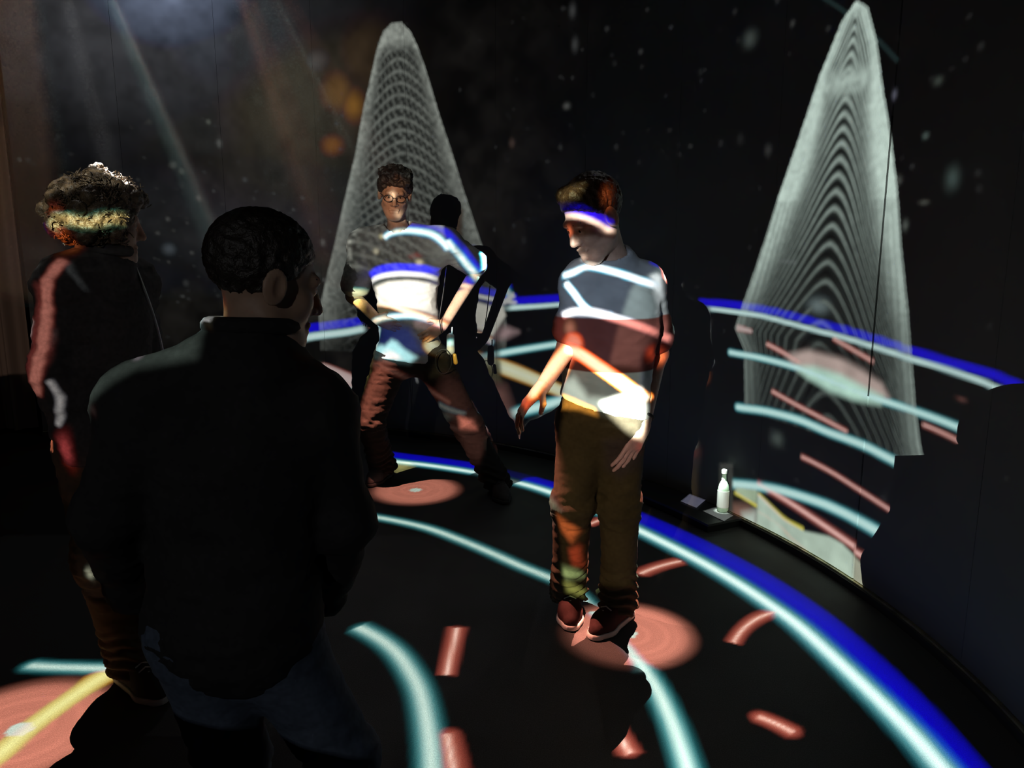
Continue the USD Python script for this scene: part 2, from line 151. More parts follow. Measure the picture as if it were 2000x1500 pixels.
AREAS=[('W',(120,100,100),0.027,1.0,[(3.978,0.875),(3.787,0.894),(3.639,0.872),(3.525,0.842),(3.618,0.792),(3.788,0.758),(3.979,0.751)]),('W',(150,132,125),0.019,1.0,[(1.442,0.946),(1.286,0.992),(1.078,0.991),(0.907,0.964),(0.797,0.926),(0.745,0.877),(0.861,0.866),(1.065,0.881),(1.275,0.888),(1.402,0.906)]),('W',(150,180,165),0.017,1.0,[(1.39,0.898),(1.244,0.924),(1.069,0.917),(0.898,0.891),(0.781,0.876),(0.792,0.841),(0.956,0.824),(1.128,0.83),(1.29,0.863)]),('W',(14,9,8),0.022,0.85,[(1.358,1.01),(1.082,1.024),(0.894,0.99),(0.791,0.948),(0.856,0.947),(1.044,0.992),(1.252,1.001)]),('W',(135,150,125),0.01,1.0,[(1.764,0.212),(1.588,0.253),(1.583,0.147),(1.661,0.147),(1.741,0.16)]),('W',(105,75,65),0.027,1.0,[(1.763,0.09),(1.651,0.122),(1.587,0.104),(1.578,-0.004),(1.76,-0.005)]),('W',(150,160,150),0.027,1.0,[(1.686,0.063),(1.584,0.111),(1.574,-0.008),(1.661,-0.005)]),('W',(150,165,150),0.006,1.0,[(1.581,0.209),(1.501,0.182),(1.383,0.141),(1.231,0.13),(1.052,0.17),(0.962,0.171),(0.881,0.151),(0.86,-0.045),(1.101,-0.045),(1.367,-0.029),(1.57,-0.012)]),('W',(138,138,120),0.006,1.0,[(0.877,0.148),(0.798,0.13),(0.722,0.083),(0.66,0.065),(0.662,-0.047),(0.859,-0.05)]),('W',(40,18,16),0.011,1.0,[(0.865,0.162),(0.651,0.14),(0.66,0.061),(0.761,0.118)]),('E',(7,7,7),0.006,0.97,[(-0.531,1.585),(-0.41,1.589),(-0.361,1.543),(-0.348,1.459),(-0.382,1.398),(-0.423,1.335),(-0.338,1.296),(-0.302,1.226),(-0.265,1.021),(-0.265,0.693),(-0.276,0.338),(-0.931,0.338),(-0.871,0.915),(-0.824,1.125),(-0.794,1.236),(-0.722,1.325),(-0.597,1.383),(-0.559,1.421),(-0.563,1.534)]),('D',(15,14,14),0.013,0.96,[(-1.221,1.706),(-1.115,1.676),(-1.065,1.595),(-1.095,1.505),(-1.146,1.459),(-1.098,1.383),(-1.101,1.163),(-1.095,0.667),(-1.137,0.037),(-1.385,0.037),(-1.389,0.667),(-1.512,0.87),(-1.47,1.163),(-1.427,1.352),(-1.398,1.475),(-1.42,1.55),(-1.356,1.647)]),('A',(0,0,0),0.017,0.7,[(-0.636,1.9),(-0.541,1.825),(-0.538,1.58),(-0.309,1.525),(-0.156,1.33),(-0.287,0.988),(-0.276,0.754),(-0.03,-0.1),(-0.902,-0.1),(-0.854,0.813),(-0.887,1.103),(-0.929,1.33),(-0.871,1.525),(-0.729,1.58),(-0.755,1.798)]),('B',(0,0,0),0.011,0.92,[(0.283,1.715),(0.364,1.667),(0.377,1.51),(0.523,1.421),(0.573,1.166),(0.548,0.709),(0.49,0.139),(0.157,0.139),(0.142,0.709),(0.019,0.902),(0.166,1.129),(0.189,1.421),(0.234,1.456),(0.186,1.58),(0.188,1.667)]),('B',(74,62,43),0.012,1.0,[(0.177,0.902),(0.336,0.902),(0.503,0.806),(0.502,0.51),(0.478,0.202),(0.166,0.223),(0.142,0.649)]),('B',(62,68,76),0.007,1.0,[(0.152,1.51),(0.359,1.51),(0.509,1.421),(0.524,1.185),(0.475,1.11),(0.474,0.787),(0.463,0.728),(0.493,0.771),(0.346,0.879),(0.168,0.922),(0.147,1.185)]),('B',(78,80,84),0.011,1.0,[(0.108,1.51),(0.324,1.465),(0.307,1.43),(0.181,1.403),(0.162,1.421)]),('B',(112,122,120),0.007,1.0,[(0.394,1.203),(0.431,1.349),(0.505,1.421),(0.519,1.349),(0.524,1.185),(0.472,1.092),(0.463,1.026),(0.352,1.026)]),('B',(235,240,235),0.007,1.0,[(0.484,1.394),(0.515,1.406),(0.526,1.331),(0.536,1.175),(0.525,1.175),(0.521,1.276)]),('B',(58,60,56),0.011,1.0,[(0.166,1.092),(0.47,1.054),(0.47,0.922),(0.336,0.922),(0.168,0.931)]),('B',(120,128,120),0.015,1.0,[(0.148,1.017),(0.219,1.026),(0.279,0.95),(0.429,0.931),(0.465,0.96),(0.478,0.902),(0.471,0.771),(0.493,0.771),(0.365,0.874),(0.243,0.912),(0.158,0.931)]),('B',(520,530,500),0.015,1.0,[(0.336,0.922),(0.437,0.956),(0.465,0.975),(0.478,0.902),(0.474,0.783),(0.374,0.874)]),('B',(250,250,190),0.014,1.0,[(0.178,1.658),(0.222,1.681),(0.266,1.684),(0.249,1.641),(0.187,1.624)]),('B',(24,20,17),0.018,0.5,[(0.168,1.727),(0.38,1.727),(0.387,1.456),(0.198,1.439)]),('B',(70,58,56),0.019,1.0,[(0.339,0.787),(0.488,0.806),(0.507,0.709),(0.399,0.639),(0.341,0.679)]),('B',(110,75,62),0.015,0.5,[(0.155,1.249),(0.219,1.249),(0.184,1.11),(0.093,0.979),(0.019,0.902),(0.0,0.941),(0.074,1.007)]),('B',(400,290,140),0.008,1.0,[(0.164,0.96),(0.209,0.944),(0.308,0.902),(0.314,0.879),(0.243,0.902),(0.164,0.91)]),('B',(330,180,110),0.01,1.0,[(0.157,0.51),(0.192,0.485),(0.254,0.439),(0.216,0.384),(0.185,0.429)]),('B',(300,130,90),0.01,1.0,[(0.203,0.357),(0.247,0.378),(0.249,0.285),(0.21,0.289)]),('B',(270,320,240),0.01,1.0,[(0.155,0.289),(0.229,0.272),(0.245,0.243),(0.179,0.227),(0.156,0.256)]),('B',(260,280,170),0.01,1.0,[(0.156,0.223),(0.205,0.21),(0.258,0.17),(0.235,0.155),(0.172,0.185)]),('A',(66,62,56),0.023,0.22,[(-0.87,1.552),(-0.616,1.594),(-0.364,1.58),(-0.267,1.47),(-0.213,1.274),(-0.375,0.93),(-0.792,0.93),(-0.854,1.217)]),('A',(108,84,66),0.028,1.0,[(-0.728,1.784),(-0.542,1.784),(-0.56,1.58),(-0.673,1.552),(-0.74,1.662)]),('A',(60,70,66),0.009,1.0,[(-0.882,1.217),(-0.782,1.245),(-0.596,1.265),(-0.37,1.228),(-0.37,1.211),(-0.597,1.248),(-0.783,1.223),(-0.883,1.194)]),('A',(255,250,235),0.009,1.0,[(-0.912,1.189),(-0.797,1.214),(-0.682,1.24),(-0.568,1.248),(-0.469,1.24),(-0.342,1.2),(-0.27,1.223),(-0.24,1.137),(-0.333,1.017),(-0.401,1.051),(-0.487,1.08),(-0.558,1.095),(-0.686,1.123),(-0.806,1.132),(-0.915,1.097)]),('A',(62,58,40),0.011,1.0,[(-0.795,1.109),(-0.687,1.097),(-0.587,1.069),(-0.659,1.051),(-0.761,1.011),(-0.809,1.031)]),('A',(16,26,70),0.023,1.0,[(-0.788,0.974),(-0.689,1.011),(-0.575,0.988),(-0.492,0.843),(-0.636,0.843),(-0.786,0.872)]),('A',(150,200,205),0.015,1.0,[(-0.831,0.895),(-0.765,0.895),(-0.722,0.884),(-0.677,0.918),(-0.649,0.907),(-0.607,0.866),(-0.535,0.819),(-0.58,0.778),(-0.753,0.796),(-0.833,0.825)]),('A',(110,105,75),0.023,0.9,[(-0.405,0.843),(-0.289,0.843),(-0.276,0.725),(-0.465,0.71)]),('A',(150,105,95),0.042,1.0,[(-0.378,0.725),(-0.247,0.695),(-0.118,0.365),(-0.119,0.212),(-0.282,0.212),(-0.324,0.426),(-0.439,0.576)]),('A',(30,24,18),0.059,0.3,[(-0.897,0.813),(-0.29,0.813),(-0.296,0.273),(-0.92,0.212)]),('A',(520,330,290),0.018,1.0,[(-0.294,0.471),(-0.22,0.45),(-0.2,0.401),(-0.28,0.408)]),('D',(110,50,45),0.013,1.0,[(-1.408,1.383),(-1.374,1.383),(-1.375,1.179),(-1.407,1.099),(-1.468,1.051),(-1.46,1.163)]),('D',(150,95,80),0.017,1.0,[(-1.28,0.519),(-1.156,0.519),(-1.157,0.386),(-1.277,0.368)]),('D',(120,100,55),0.025,1.0,[(-1.259,0.386),(-1.157,0.386),(-1.166,0.205),(-1.277,0.186)]),('E',(62,70,64),0.014,1.0,[(-0.799,1.226),(-0.758,1.301),(-0.692,1.34),(-0.622,1.373),(-0.574,1.383),(-0.568,1.325),(-0.676,1.305),(-0.759,1.236),(-0.793,1.196)]),('G',(120,120,112),0.005,1.0,[(1.033,0.362),(1.111,0.362),(1.125,0.1),(1.045,0.1)]),('F3',(24,24,31),0.004,1.0,[(0.931,4.343),(0.997,4.234),(1.081,4.369),(1.011,4.476)]),('F3',(24,25,25),0.004,1.0,[(1.019,4.186),(1.097,4.031),(1.168,4.115),(1.107,4.251)])]  # near-black visitor outlines paint shade into the film to keep them dark
BLOBS=[('W',(75,85,85),[1.239,1.202,0.075,0.037]),('W',(55,62,58),[1.468,0.524,0.045,0.036]),('W',(50,55,52),[1.818,2.442,0.043,0.038]),('W',(45,55,52),[0.5,1.722,0.036,0.039]),('W',(60,70,66),[0.672,1.886,0.015,0.011]),('W',(70,70,80),[0.873,2.059,0.012,0.018]),('W',(50,55,50),[0.632,2.073,0.023,0.015]),('W',(60,62,58),[0.805,1.732,0.018,0.016]),('W',(60,60,55),[0.645,1.645,0.026,0.008]),('W',(60,64,60),[0.742,1.561,0.015,0.02]),('W',(80,50,45),[0.324,0.964,0.026,0.007]),('W',(52,56,60),[6.261,1.368,0.051,0.045]),('W',(45,47,50),[5.723,2.852,0.059,0.069]),('W',(50,46,38),[5.534,2.428,0.083,0.091]),('W',(52,50,48),[5.079,2.684,0.101,0.089]),('W',(92,62,24),[4.819,2.376,0.087,0.11]),('W',(78,56,30),[4.953,2.467,0.133,0.145]),('W',(88,54,20),[4.997,2.109,0.087,0.071]),('W',(40,30,20),[4.768,2.664,0.275,0.303]),('W',(34,32,30),[5.384,2.721,0.567,0.412]),('W',(30,29,28),[5.816,2.412,0.884,0.53]),('W',(44,39,31),[5.323,2.442,0.727,0.594]),('W',(30,27,24),[5.512,1.837,0.846,0.511]),('W',(47,47,50),[6.241,2.961,1.141,0.68]),('W',(92,100,120),[6.132,3.231,0.453,0.368]),('W',(46,48,54),[5.963,2.897,0.466,0.479]),('W',(24,24,26),[5.68,1.617,0.993,0.594]),('W',(70,72,66),[5.91,2.278,0.018,0.021]),('W',(60,60,58),[5.843,2.128,0.022,0.036]),('W',(55,55,52),[6.184,1.975,0.029,0.029]),('W',(60,60,56),[6.126,1.929,0.022,0.022]),('W',(70,66,64),[6.019,1.739,0.019,0.022]),('W',(62,62,60),[3.148,2.266,0.024,0.018]),('W',(46,46,46),[3.091,2.61,0.024,0.041]),('W',(44,44,44),[3.114,2.809,0.024,0.04]),('W',(46,36,32),[3.575,2.069,0.024,0.032]),('F3','disc',[0.451,2.959,0.262,1.0]),('F2','disc',[0.451,2.959,0.262,0.28]),('F2','disc',[-0.575,4.704,0.27,0.8]),('F4','disc',[-1.557,2.344,0.3,1.0]),('F2',(150,145,90),[-0.715,5.276,0.075,0.215]),('B','wh',[0.351,1.538,0.018,0.009]),('B',(255,150,95),[0.348,1.653,0.014,0.033]),('B',(255,150,110),[0.208,1.531,0.011,0.016]),('B','wh',[0.228,1.488,0.013,0.016]),('B','wh',[0.254,1.448,0.016,0.007]),('B',(200,215,190),[0.209,1.203,0.022,0.026]),('B',(255,150,100),[0.512,1.11,0.022,0.026]),('B',(190,90,60),[0.065,0.944,0.048,0.046]),('B',(120,70,60),[0.481,0.757,0.03,0.035]),('A',(230,215,190),[-0.638,1.706,0.02,0.024]),('A',(235,225,205),[-0.613,1.607,0.025,0.025]),('A',(150,110,80),[-0.603,1.784,0.022,0.032]),('A',(95,45,35),[-0.531,1.386,0.042,0.022]),('A',(180,170,140),[-0.509,1.35,0.02,0.017]),('A',(170,165,130),[-0.726,1.497,0.017,0.014]),('A',(150,145,125),[-0.754,1.414,0.017,0.017]),('D',(190,100,55),[-1.35,1.547,0.034,0.051]),('D',(255,250,180),[-1.11,1.565,0.012,0.012]),('D',(170,150,140),[-1.159,1.532,0.011,0.009]),('D',(200,80,80),[-1.368,0.87,0.023,0.044]),('D',(200,230,235),[-1.34,0.461,0.008,0.016]),('E',(160,150,155),[-0.695,1.327,0.008,0.006]),('F3',(215,235,222),[1.1311603511726744,4.199209760876409,0.026,0.026]),('F4','wh',[-0.66,2.0,0.07,0.05])]  # broad grey-blue wall blobs stand in for haze glow at upper left
lin = lambda c: np.where(np.asarray(c, float) / 255 < .04045, np.asarray(c, float) / 255 / 12.92, ((np.asarray(c, float) / 255 + .055) / 1.055) ** 2.4)
RAMPS = {  # colour across a stroke, from its middle to its edge
    'teal': [(0, (165, 192, 186)), (.34, (146, 180, 177)), (.58, (62, 122, 126)), (.8, (12, 50, 56)), (1, (0, 0, 0))],
    'dimteal': [(0, (30, 44, 44)), (1, (0, 0, 0))], 'grayline': [(0, (95, 100, 100)), (1, (0, 0, 0))],
    'blue': [(0, (14, 4, 158)), (.8, (14, 4, 150)), (1, (0, 0, 0))],
    'wline': [(0, (165, 182, 178)), (.55, (140, 168, 166)), (1, (0, 30, 36))],
    'red': [(0, (188, 152, 145)), (.2, (166, 122, 114)), (.42, (110, 60, 54)), (.7, (58, 22, 18)), (1, (0, 0, 0))],
    'pink': [(0, (150, 135, 132)), (.6, (140, 120, 116)), (.85, (90, 45, 40)), (1, (0, 0, 0))],
    'yel': [(0, (165, 168, 146)), (.55, (160, 155, 120)), (.8, (120, 80, 22)), (1, (0, 0, 0))],
    'yedge': [(0, (190, 180, 70)), (1, (0, 0, 0))],
    'blueF': [(0, (6, 2, 150)), (.7, (5, 2, 128)), (1, (0, 0, 0))],
    'wlineF': [(0, (205, 225, 216)), (.2, (165, 200, 196)), (.45, (64, 120, 124)), (.75, (12, 52, 58)), (1, (0, 0, 0))],
    'tealF': [(0, (172, 192, 180)), (.2, (138, 168, 160)), (.45, (58, 108, 108)), (.72, (12, 52, 54)), (1, (0, 0, 0))],
    'yelF': [(0, (200, 196, 130)), (.5, (176, 160, 90)), (.8, (130, 90, 30)), (1, (0, 0, 0))],
    'redF': [(0, (205, 170, 155)), (.16, (165, 108, 92)), (.4, (122, 58, 46)), (.75, (84, 32, 25)), (1, (0, 0, 0))],
}
W_ = (255, 255, 250)
for k, mid, edge in (('teal', W_, (20, 160, 185)), ('white', W_, (150, 150, 160)), ('yel', (255, 245, 215), (230, 140, 40)), ('blue', (30, 10, 255), (20, 6, 220)), ('red', (190, 120, 105), (95, 38, 32))):
    for c in 'ABDE':
        RAMPS[k + c] = [(0, mid), (.45, mid), (.8, edge), (1, (0, 0, 0))]
RAMPS['redA'] = [(0, (150, 110, 100)), (.35, (120, 75, 66)), (.7, (70, 30, 26)), (1, (0, 0, 0))]
RAMPS['tealA'] = [(0, W_), (.35, (190, 235, 240)), (.7, (20, 120, 150)), (1, (0, 0, 0))]
RAMPS['curl'] = [(0, (205, 205, 160)), (.5, (170, 180, 140)), (.8, (30, 110, 110)), (1, (0, 0, 0))]
COLORS = {'wh': W_, 'bl': (30, 20, 230)}

def ramp(name, t):
    r = RAMPS[name]; x = [q for q, _ in r]; y = lin([c for _, c in r])
    return np.stack([np.interp(t, x, y[:, i]) for i in range(3)], -1)
def put_strokes(canvas, a, b, out):
    """Lays the strokes of a canvas over the picture OUT (linear shown colour) at the points (a, b)."""
    for c, prof, gain, pts in STROKES:
        if c != canvas: continue
        p = np.array(pts); m = p[:, 2].max() * 1.05
        sel = np.nonzero((a > p[:, 0].min() - m) & (a < p[:, 0].max() + m) & (b > p[:, 1].min() - m) & (b < p[:, 1].max() + m))[0]
        if not len(sel): continue
        q = np.stack([a[sel], b[sel]], -1); best = np.full(len(sel), 9.)
        # a smooth curve through the points
        if len(p) > 2:
            x = np.linspace(0, len(p) - 1, (len(p) - 1) * 5 + 1); k = np.arange(len(p))
            from scipy.interpolate import CubicSpline, PchipInterpolator
            p = PchipInterpolator(k, p)(x)
        for i in range(len(p) - 1):
            e = p[i + 1, :2] - p[i, :2]; L = e @ e
            h = ((q - p[i, :2]) @ e) / L
            cut = (h < 0) & (i == 0) | (h > 1) & (i == len(p) - 2)
            over = np.where(h < 0, -h, np.where(h > 1, h - 1, 0)) * math.sqrt(L)
            h = np.clip(h, 0, 1)
            d = np.linalg.norm(q - (p[i, :2] + h[:, None] * e), axis=1) / (p[i, 2] + h * (p[i + 1, 2] - p[i, 2]))
            d = np.where(cut & (over > .004), np.maximum(d, .35 + over / .012), d)     # square, slightly soft ends
            best = np.minimum(best, d)
        out[sel] = np.maximum(out[sel], ramp(prof, np.clip(best, 0, 1)) * (gain if gain <= 1 else gain) * (best < 1)[:, None])
def put_areas(canvas, a, b, out):
    import shapely
    for c, col, soft, alpha, pts in AREAS:
        if c != canvas: continue
        P = Polygon(pts).buffer(0); x0, y0, x1, y1 = P.bounds
        sel = np.nonzero((a > x0 - soft) & (a < x1 + soft) & (b > y0 - soft) & (b < y1 + soft))[0]
        if not len(sel): continue
        g = shapely.points(a[sel], b[sel]); d = shapely.distance(g, P.exterior if P.geom_type == 'Polygon' else P.boundary) * np.where(shapely.contains(P, g), -1, 1)
        al = np.clip(.5 - d / (2 * soft), 0, 1)[:, None] * alpha
        mott = .75 + .5 * meshkit.fbm(np.stack([a[sel] * 14, b[sel] * 14, 0 * a[sel]], -1), 3, 5)[:, None]
        out[sel] = out[sel] * (1 - al) + lin(col) * mott * al
def put_blobs(canvas, a, b, out):
    for c, col, v in BLOBS:
        if c != canvas: continue
        if col == 'disc':
            d = np.hypot(a - v[0], b - v[1]) / v[2]; sel = np.nonzero(d < 1.15)[0]; r = d[sel]
            g = (.93 + .05 * np.sin(r * 46) + .06 * np.sin(r * 23 + 1))[:, None]
            x = lin((172, 104, 86)) * g * np.clip((1.1 - r) / .34, 0, 1)[:, None] ** 1.5
            x = np.where((r < .13)[:, None], lin((165, 178, 165)), x) * v[3]
            out[sel] = np.maximum(out[sel], x)
            continue
        d = np.hypot((a - v[0]) / v[2], (b - v[1]) / v[3]); sel = np.nonzero(d < 2.2)[0]
        n = .55 + .9 * meshkit.fbm(np.stack([a[sel] * 9, b[sel] * 9, 0 * a[sel]], -1), 3, 9)
        out[sel] = np.maximum(out[sel], lin(COLORS.get(col, col)) * (np.exp(-d[sel] ** 2 * 1.1) * n)[:, None])

CONE_R = ([(1.148, 2.463), (1.224, 2.405), (1.344, 2.198), (1.451, 1.947), (1.564, 1.687), (1.65, 1.457), (1.725, 1.264), (1.781, 1.13), (1.815, 1.03), (1.74, .93), (1.71, .6)],  # lower left edge drawn in to imitate a visitor's shadow
          [(1.139, 2.461), (1.074, 2.421), (1.006, 2.281), (.941, 2.078), (.872, 1.896), (.809, 1.698), (.755, 1.482), (.685, 1.25), (.633, 1.058), (.585, .887), (.531, .74), (.506, .696)])
CONE_L = ([(4.503, 2.896), (4.572, 2.845), (4.628, 2.723), (4.686, 2.524), (4.74, 2.356), (4.816, 2.045), (4.904, 1.761), (5., 1.433), (5.08, 1.171), (5.158, .903)],
          [(4.425, 2.89), (4.359, 2.829), (4.31, 2.734), (4.262, 2.616), (4.209, 2.464), (4.141, 2.261), (4.063, 2.057), (3.965, 1.785), (3.885, 1.58), (3.804, 1.375), (3.722, 1.17), (3.62, .9)])
def cone(s, z, out, sides, right):
    L, R = np.array(sides[0])[::-1], np.array(sides[1])[::-1]; top = max(L[-1, 1], R[-1, 1])
    sl, sr = np.interp(z, L[:, 1], L[:, 0]), np.interp(z, R[:, 1], R[:, 0])
    sel = np.nonzero((s < sl) & (s > sr) & (z < top) & (z > .62))[0]
    s, z, sl, sr = s[sel], z[sel], sl[sel], sr[sel]
    mid = (sl + sr) / 2 + (.0 if right else .0) ; half = (sl - sr) / 2; q = np.clip((s - mid) / half, -1, 1); u = np.abs(q)
    wob = meshkit.fbm(np.stack([s * 7, z * 7, 0 * s], -1), 3, 3) - .5
    if right:
        depth = top - z
        y = z + (.22 + .72 * np.clip(depth / .9, 0, 1)) * u ** 1.65 + .022 * wob                    # nested arches: constant along an arch
        d = np.clip(top - y, 0, 3)
        knots = np.cumsum([.05, .05, .05, .055, .055, .06, .06, .06, .06, .06, .065, .065, .07, .07, .075, .08, .08, .085, .09, .095, .1, .1, .11, .11, .12, .12])
        ph = np.interp(d, np.concatenate([[0], knots]), np.arange(len(knots) + 1)) + .35 * wob
        fr = np.abs((ph + .5) % 1 - .5)
        line = np.exp(-(fr / (.30 - .17 * np.clip(d / 1.1, 0, 1))) ** 2)
        mid2 = ph * 3 + 1.5 * wob; line2 = np.exp(-(((mid2 + .5) % 1 - .5) / .2) ** 2)
        solid = np.clip((u - (.62 - .22 * np.clip((depth - .12) / .3, 0, 1) + .36 * np.clip((depth - .65) / .7, 0, 1))) / .3, 0, 1)
        comb = .55 + .45 * np.exp(-(((u * 13 + .3 * np.sin(z * 3) + .5) % 1 - .5) / .3) ** 2)
        solid = solid * np.where(depth > .8, comb, 1)
        band = np.exp(-((depth - .31) / .06) ** 2) * .75 * (.6 + .8 * meshkit.fbm(np.stack([s * 30, z * 30, 0 * s], -1), 2, 12)) + np.clip((.075 - depth) / .06, 0, 1)
        cover = np.clip(np.maximum.reduce([line * (.85 - .52 * np.clip(depth / 1.2, 0, 1)), line2 * .22 * (u + .1) * np.clip(depth / .5, .2, 1), solid, band]), 0, 1)
        fade = np.interp(depth, [0, .9, 1.25, 1.45, 1.85], [1, .95, .7, .42, .3]); fade = np.where(q < -.72, np.maximum(fade, .62), fade)
        col = lin((158, 172, 163)) * (cover * fade)[:, None] * (.8 + .5 * meshkit.fbm(np.stack([s * 60, z * 60, 0 * s], -1), 2, 8)[:, None])
    else:
        depth = top - z
        y = z + .34 * np.minimum(.35 + depth * .6, 1) * u ** 1.8 + .016 * wob; d = np.clip(top - y, 0, 3)
        pitch = .078; ph = d / pitch + .35 * wob; row = np.floor(ph + .5)
        l1 = np.exp(-(((ph + .5) % 1 - .5) / .16) ** 2)
        ang = np.sign(q) * u ** 1.25 * (6 + 5 * np.clip(depth / 1.5, 0, 1)) + .31 * row + .5 * wob
        l2 = np.exp(-(((ang + .5) % 1 - .5) / .17) ** 2)
        solid = np.clip((u - .66) / .34, 0, 1) * np.where(q > 0, 1, .8) + np.clip((.2 - depth) / .1, 0, 1) * .9
        cover = np.clip(np.maximum(np.maximum(l1 * .5, l2 * .36), solid) * .93 + .07, 0, 1)
        fade = np.interp(depth, [0, .8, 1.4, 2.0, 2.25], [1, .85, .62, .5, .12])
        col = lin((122, 125, 118)) * (cover * fade)[:, None] * (.5 + 1. * meshkit.fbm(np.stack([s * 45, z * 45, 0 * s], -1), 2, 8)[:, None])
    out[sel] = np.maximum(out[sel], col)

film_mat = usdkit.material(stage, '/World/Looks/slide_film', {'a': ('attribute', {'attribute': 'film'}), 't': ('transparent_bsdf', {})}, [('a.color', 't.color')], surface='t.BSDF')
glass_mat = mat('lens_glass', (.8, .85, .9), .05, .5, transmission_weight=1.0)
case_mat = mat('projector_case', (.02, .02, .022), .5, .4)
def projector(label, P, I, aim, points, colors, shape, hang, D=.25):
    """A lamp in a dark box whose front is the slide film. POINTS are where each film point's light lands, COLORS what it lets through."""
    fwd = unit(aim - P); right = unit(np.cross(fwd, [0, 0, 1]) if abs(fwd[2]) < .95 else np.array([1., 0, 0])); right = unit(right - fwd * (right @ fwd)); up = np.cross(right, fwd)
    v = points - P; dep = v @ fwd
    uv = np.stack([v @ right, v @ up], -1) / dep[:, None] * D
    n0, n1 = shape; i = np.arange(n0 * n1).reshape(n0, n1)
    F = np.concatenate([np.stack([i[:-1, :-1], i[:-1, 1:], i[1:, 1:]], -1).reshape(-1, 3), np.stack([i[:-1, :-1], i[1:, 1:], i[1:, :-1]], -1).reshape(-1, 3)])
    t = thing('projector', label, 'projector', P)
    back = lambda uv, d: P + fwd * d + uv[..., :1] * right + uv[..., 1:2] * up
    g = usdkit.mesh(stage, path_of('slide_film', t[0]), (back(uv, D) - P, F), film_mat)
    UsdGeom.PrimvarsAPI(g).CreatePrimvar('film', Sdf.ValueTypeNames.Color3fArray, 'vertex').Set(Vt.Vec3fArray.FromNumpy(np.clip(colors, 0, 1).astype(np.float32)))
    uvg = uv.reshape(n0, n1, 2); ring = np.vstack([uvg[0], uvg[1:, -1], uvg[-1, ::-1][1:], uvg[1:-1, 0][::-1]])
    lo, hi = uv.min(0) - .12 * D, uv.max(0) + .12 * D
    e_ = .006; gate = Polygon([lo - e_, (hi[0] + e_, lo[1] - e_), hi + e_, (lo[0] - e_, hi[1] + e_)]).difference(Polygon(ring).buffer(-.004 * D).simplify(.0008 * D))
    gm = trimesh.creation.extrude_polygon(gate, .016 * D, engine='earcut'); gv = np.array(gm.vertices)
    part(t, 'film_gate', (back(gv[:, :2], 0) + fwd * (gv[:, 2:] + D - .018 * D), np.array(gm.faces)), case_mat, False)
    M = np.eye(4); M[:3, 0], M[:3, 1], M[:3, 2], M[:3, 3] = right, up, fwd, P
    size = hi - lo; c = (hi + lo) / 2; shell = []
    for ax, s in ((0, -1), (0, 1), (1, -1), (1, 1)):
        e = [size[0] + .02, size[1] + .02, D + .1]; e[ax] = .01; o = [c[0], c[1], D / 2 - .05]; o[ax] += s * (size[ax] / 2 + .005)
        shell.append(trimesh.creation.box(e).apply_translation(o))
    shell.append(trimesh.creation.box([size[0] + .02, size[1] + .02, .01]).apply_translation([c[0], c[1], -.1]))
    shell = merge(*shell); sv = trimesh.transform_points(shell[0], M)
    part(t, 'housing', (sv, shell[1]), case_mat, False)
    top = sv[:, 2].max(); ctr = sv.mean(0)
    part(t, 'hanging_pole', tube([(ctr[0], ctr[1], top - .02), (ctr[0], ctr[1], hang)], .02, 12), case_mat, 40)
    lamp = UsdLux.SphereLight.Define(stage, t[0] + '/lamp'); lamp.CreateRadiusAttr(.0008 * D); lamp.CreateNormalizeAttr(True); lamp.CreateIntensityAttr(float(I)); lamp.CreateColorAttr((1, 1, 1))

# the wall projector
ss = np.unique(np.round(np.concatenate([np.arange(-.55, .45, .014), np.arange(.45, 1.92, .0055), np.arange(1.92, 3.6, .012), np.arange(3.6, 5.22, .0065), np.arange(5.22, 7.62, .014)]), 5))
zz = np.concatenate([np.arange(-1.0, -.1, .016), np.arange(-.1, 3.3, .0075)])
Sg, Zg = np.meshgrid(ss, zz, indexing='ij'); s, z = Sg.ravel(), Zg.ravel()
Q = np.stack([RC[0] + RR * np.cos(s / RR), RC[1] + RR * np.sin(s / RR), z], -1)
shown = np.zeros((len(s), 3))
fb = meshkit.fbm(np.stack([s * 1.1, z * 1.1, 0 * s], -1), 5, 21); fine = meshkit.fbm(np.stack([s * 8, z * 8, 0 * s], -1), 4, 31)
shown += (lin((24, 22, 20)) * np.clip((fb - .45) * 3 * np.clip((s - 2.2) / 2, 0.15, 1), 0, 1)[:, None] * (.3 + 1.4 * np.clip(fine - .3, 0, 1))[:, None] * (z > .2)[:, None])
for k in range(620):                                                     # faint stars and smudges, denser round the nebula
    a0, b0, r = (rng.uniform(-.3, 7.2), rng.uniform(.1, 3.2), 0) if k < 420 else (rng.normal(5.5, .6), rng.normal(1.6, .45), 0); r = rng.choice([.006, .009, .013, .022], p=[.45, .35, .15, .05])
    b0 = max(b0, .1); i0, i1 = np.searchsorted(ss, [a0 - 2 * r, a0 + 2 * r]); j0, j1 = np.searchsorted(zz, [b0 - 2.6 * r, b0 + 2.6 * r])
    idx = (np.arange(i0, i1)[:, None] * len(zz) + np.arange(j0, j1)).ravel()
    e = rng.uniform(.6, 1.3); x = lin(np.array([1, 1, .98]) * (rng.uniform(20, 46) if k < 420 else rng.uniform(34, 62))) * np.exp(-((s[idx] - a0) / r) ** 2 - ((z[idx] - b0) / r / e) ** 2)[:, None]
    shown[idx] = np.maximum(shown[idx], x)
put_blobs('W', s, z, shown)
cone(s, z, shown, CONE_R, True); cone(s, z, shown, CONE_L, False)
put_areas('W', s, z, shown); put_strokes('W', s, z, shown)
shown[(s > 7.30) & (z > .5) & (z < 2.25)] = lin((25, 21, 18))  # dim light added to the film to brighten the curtain
shown[z < .036] = 0
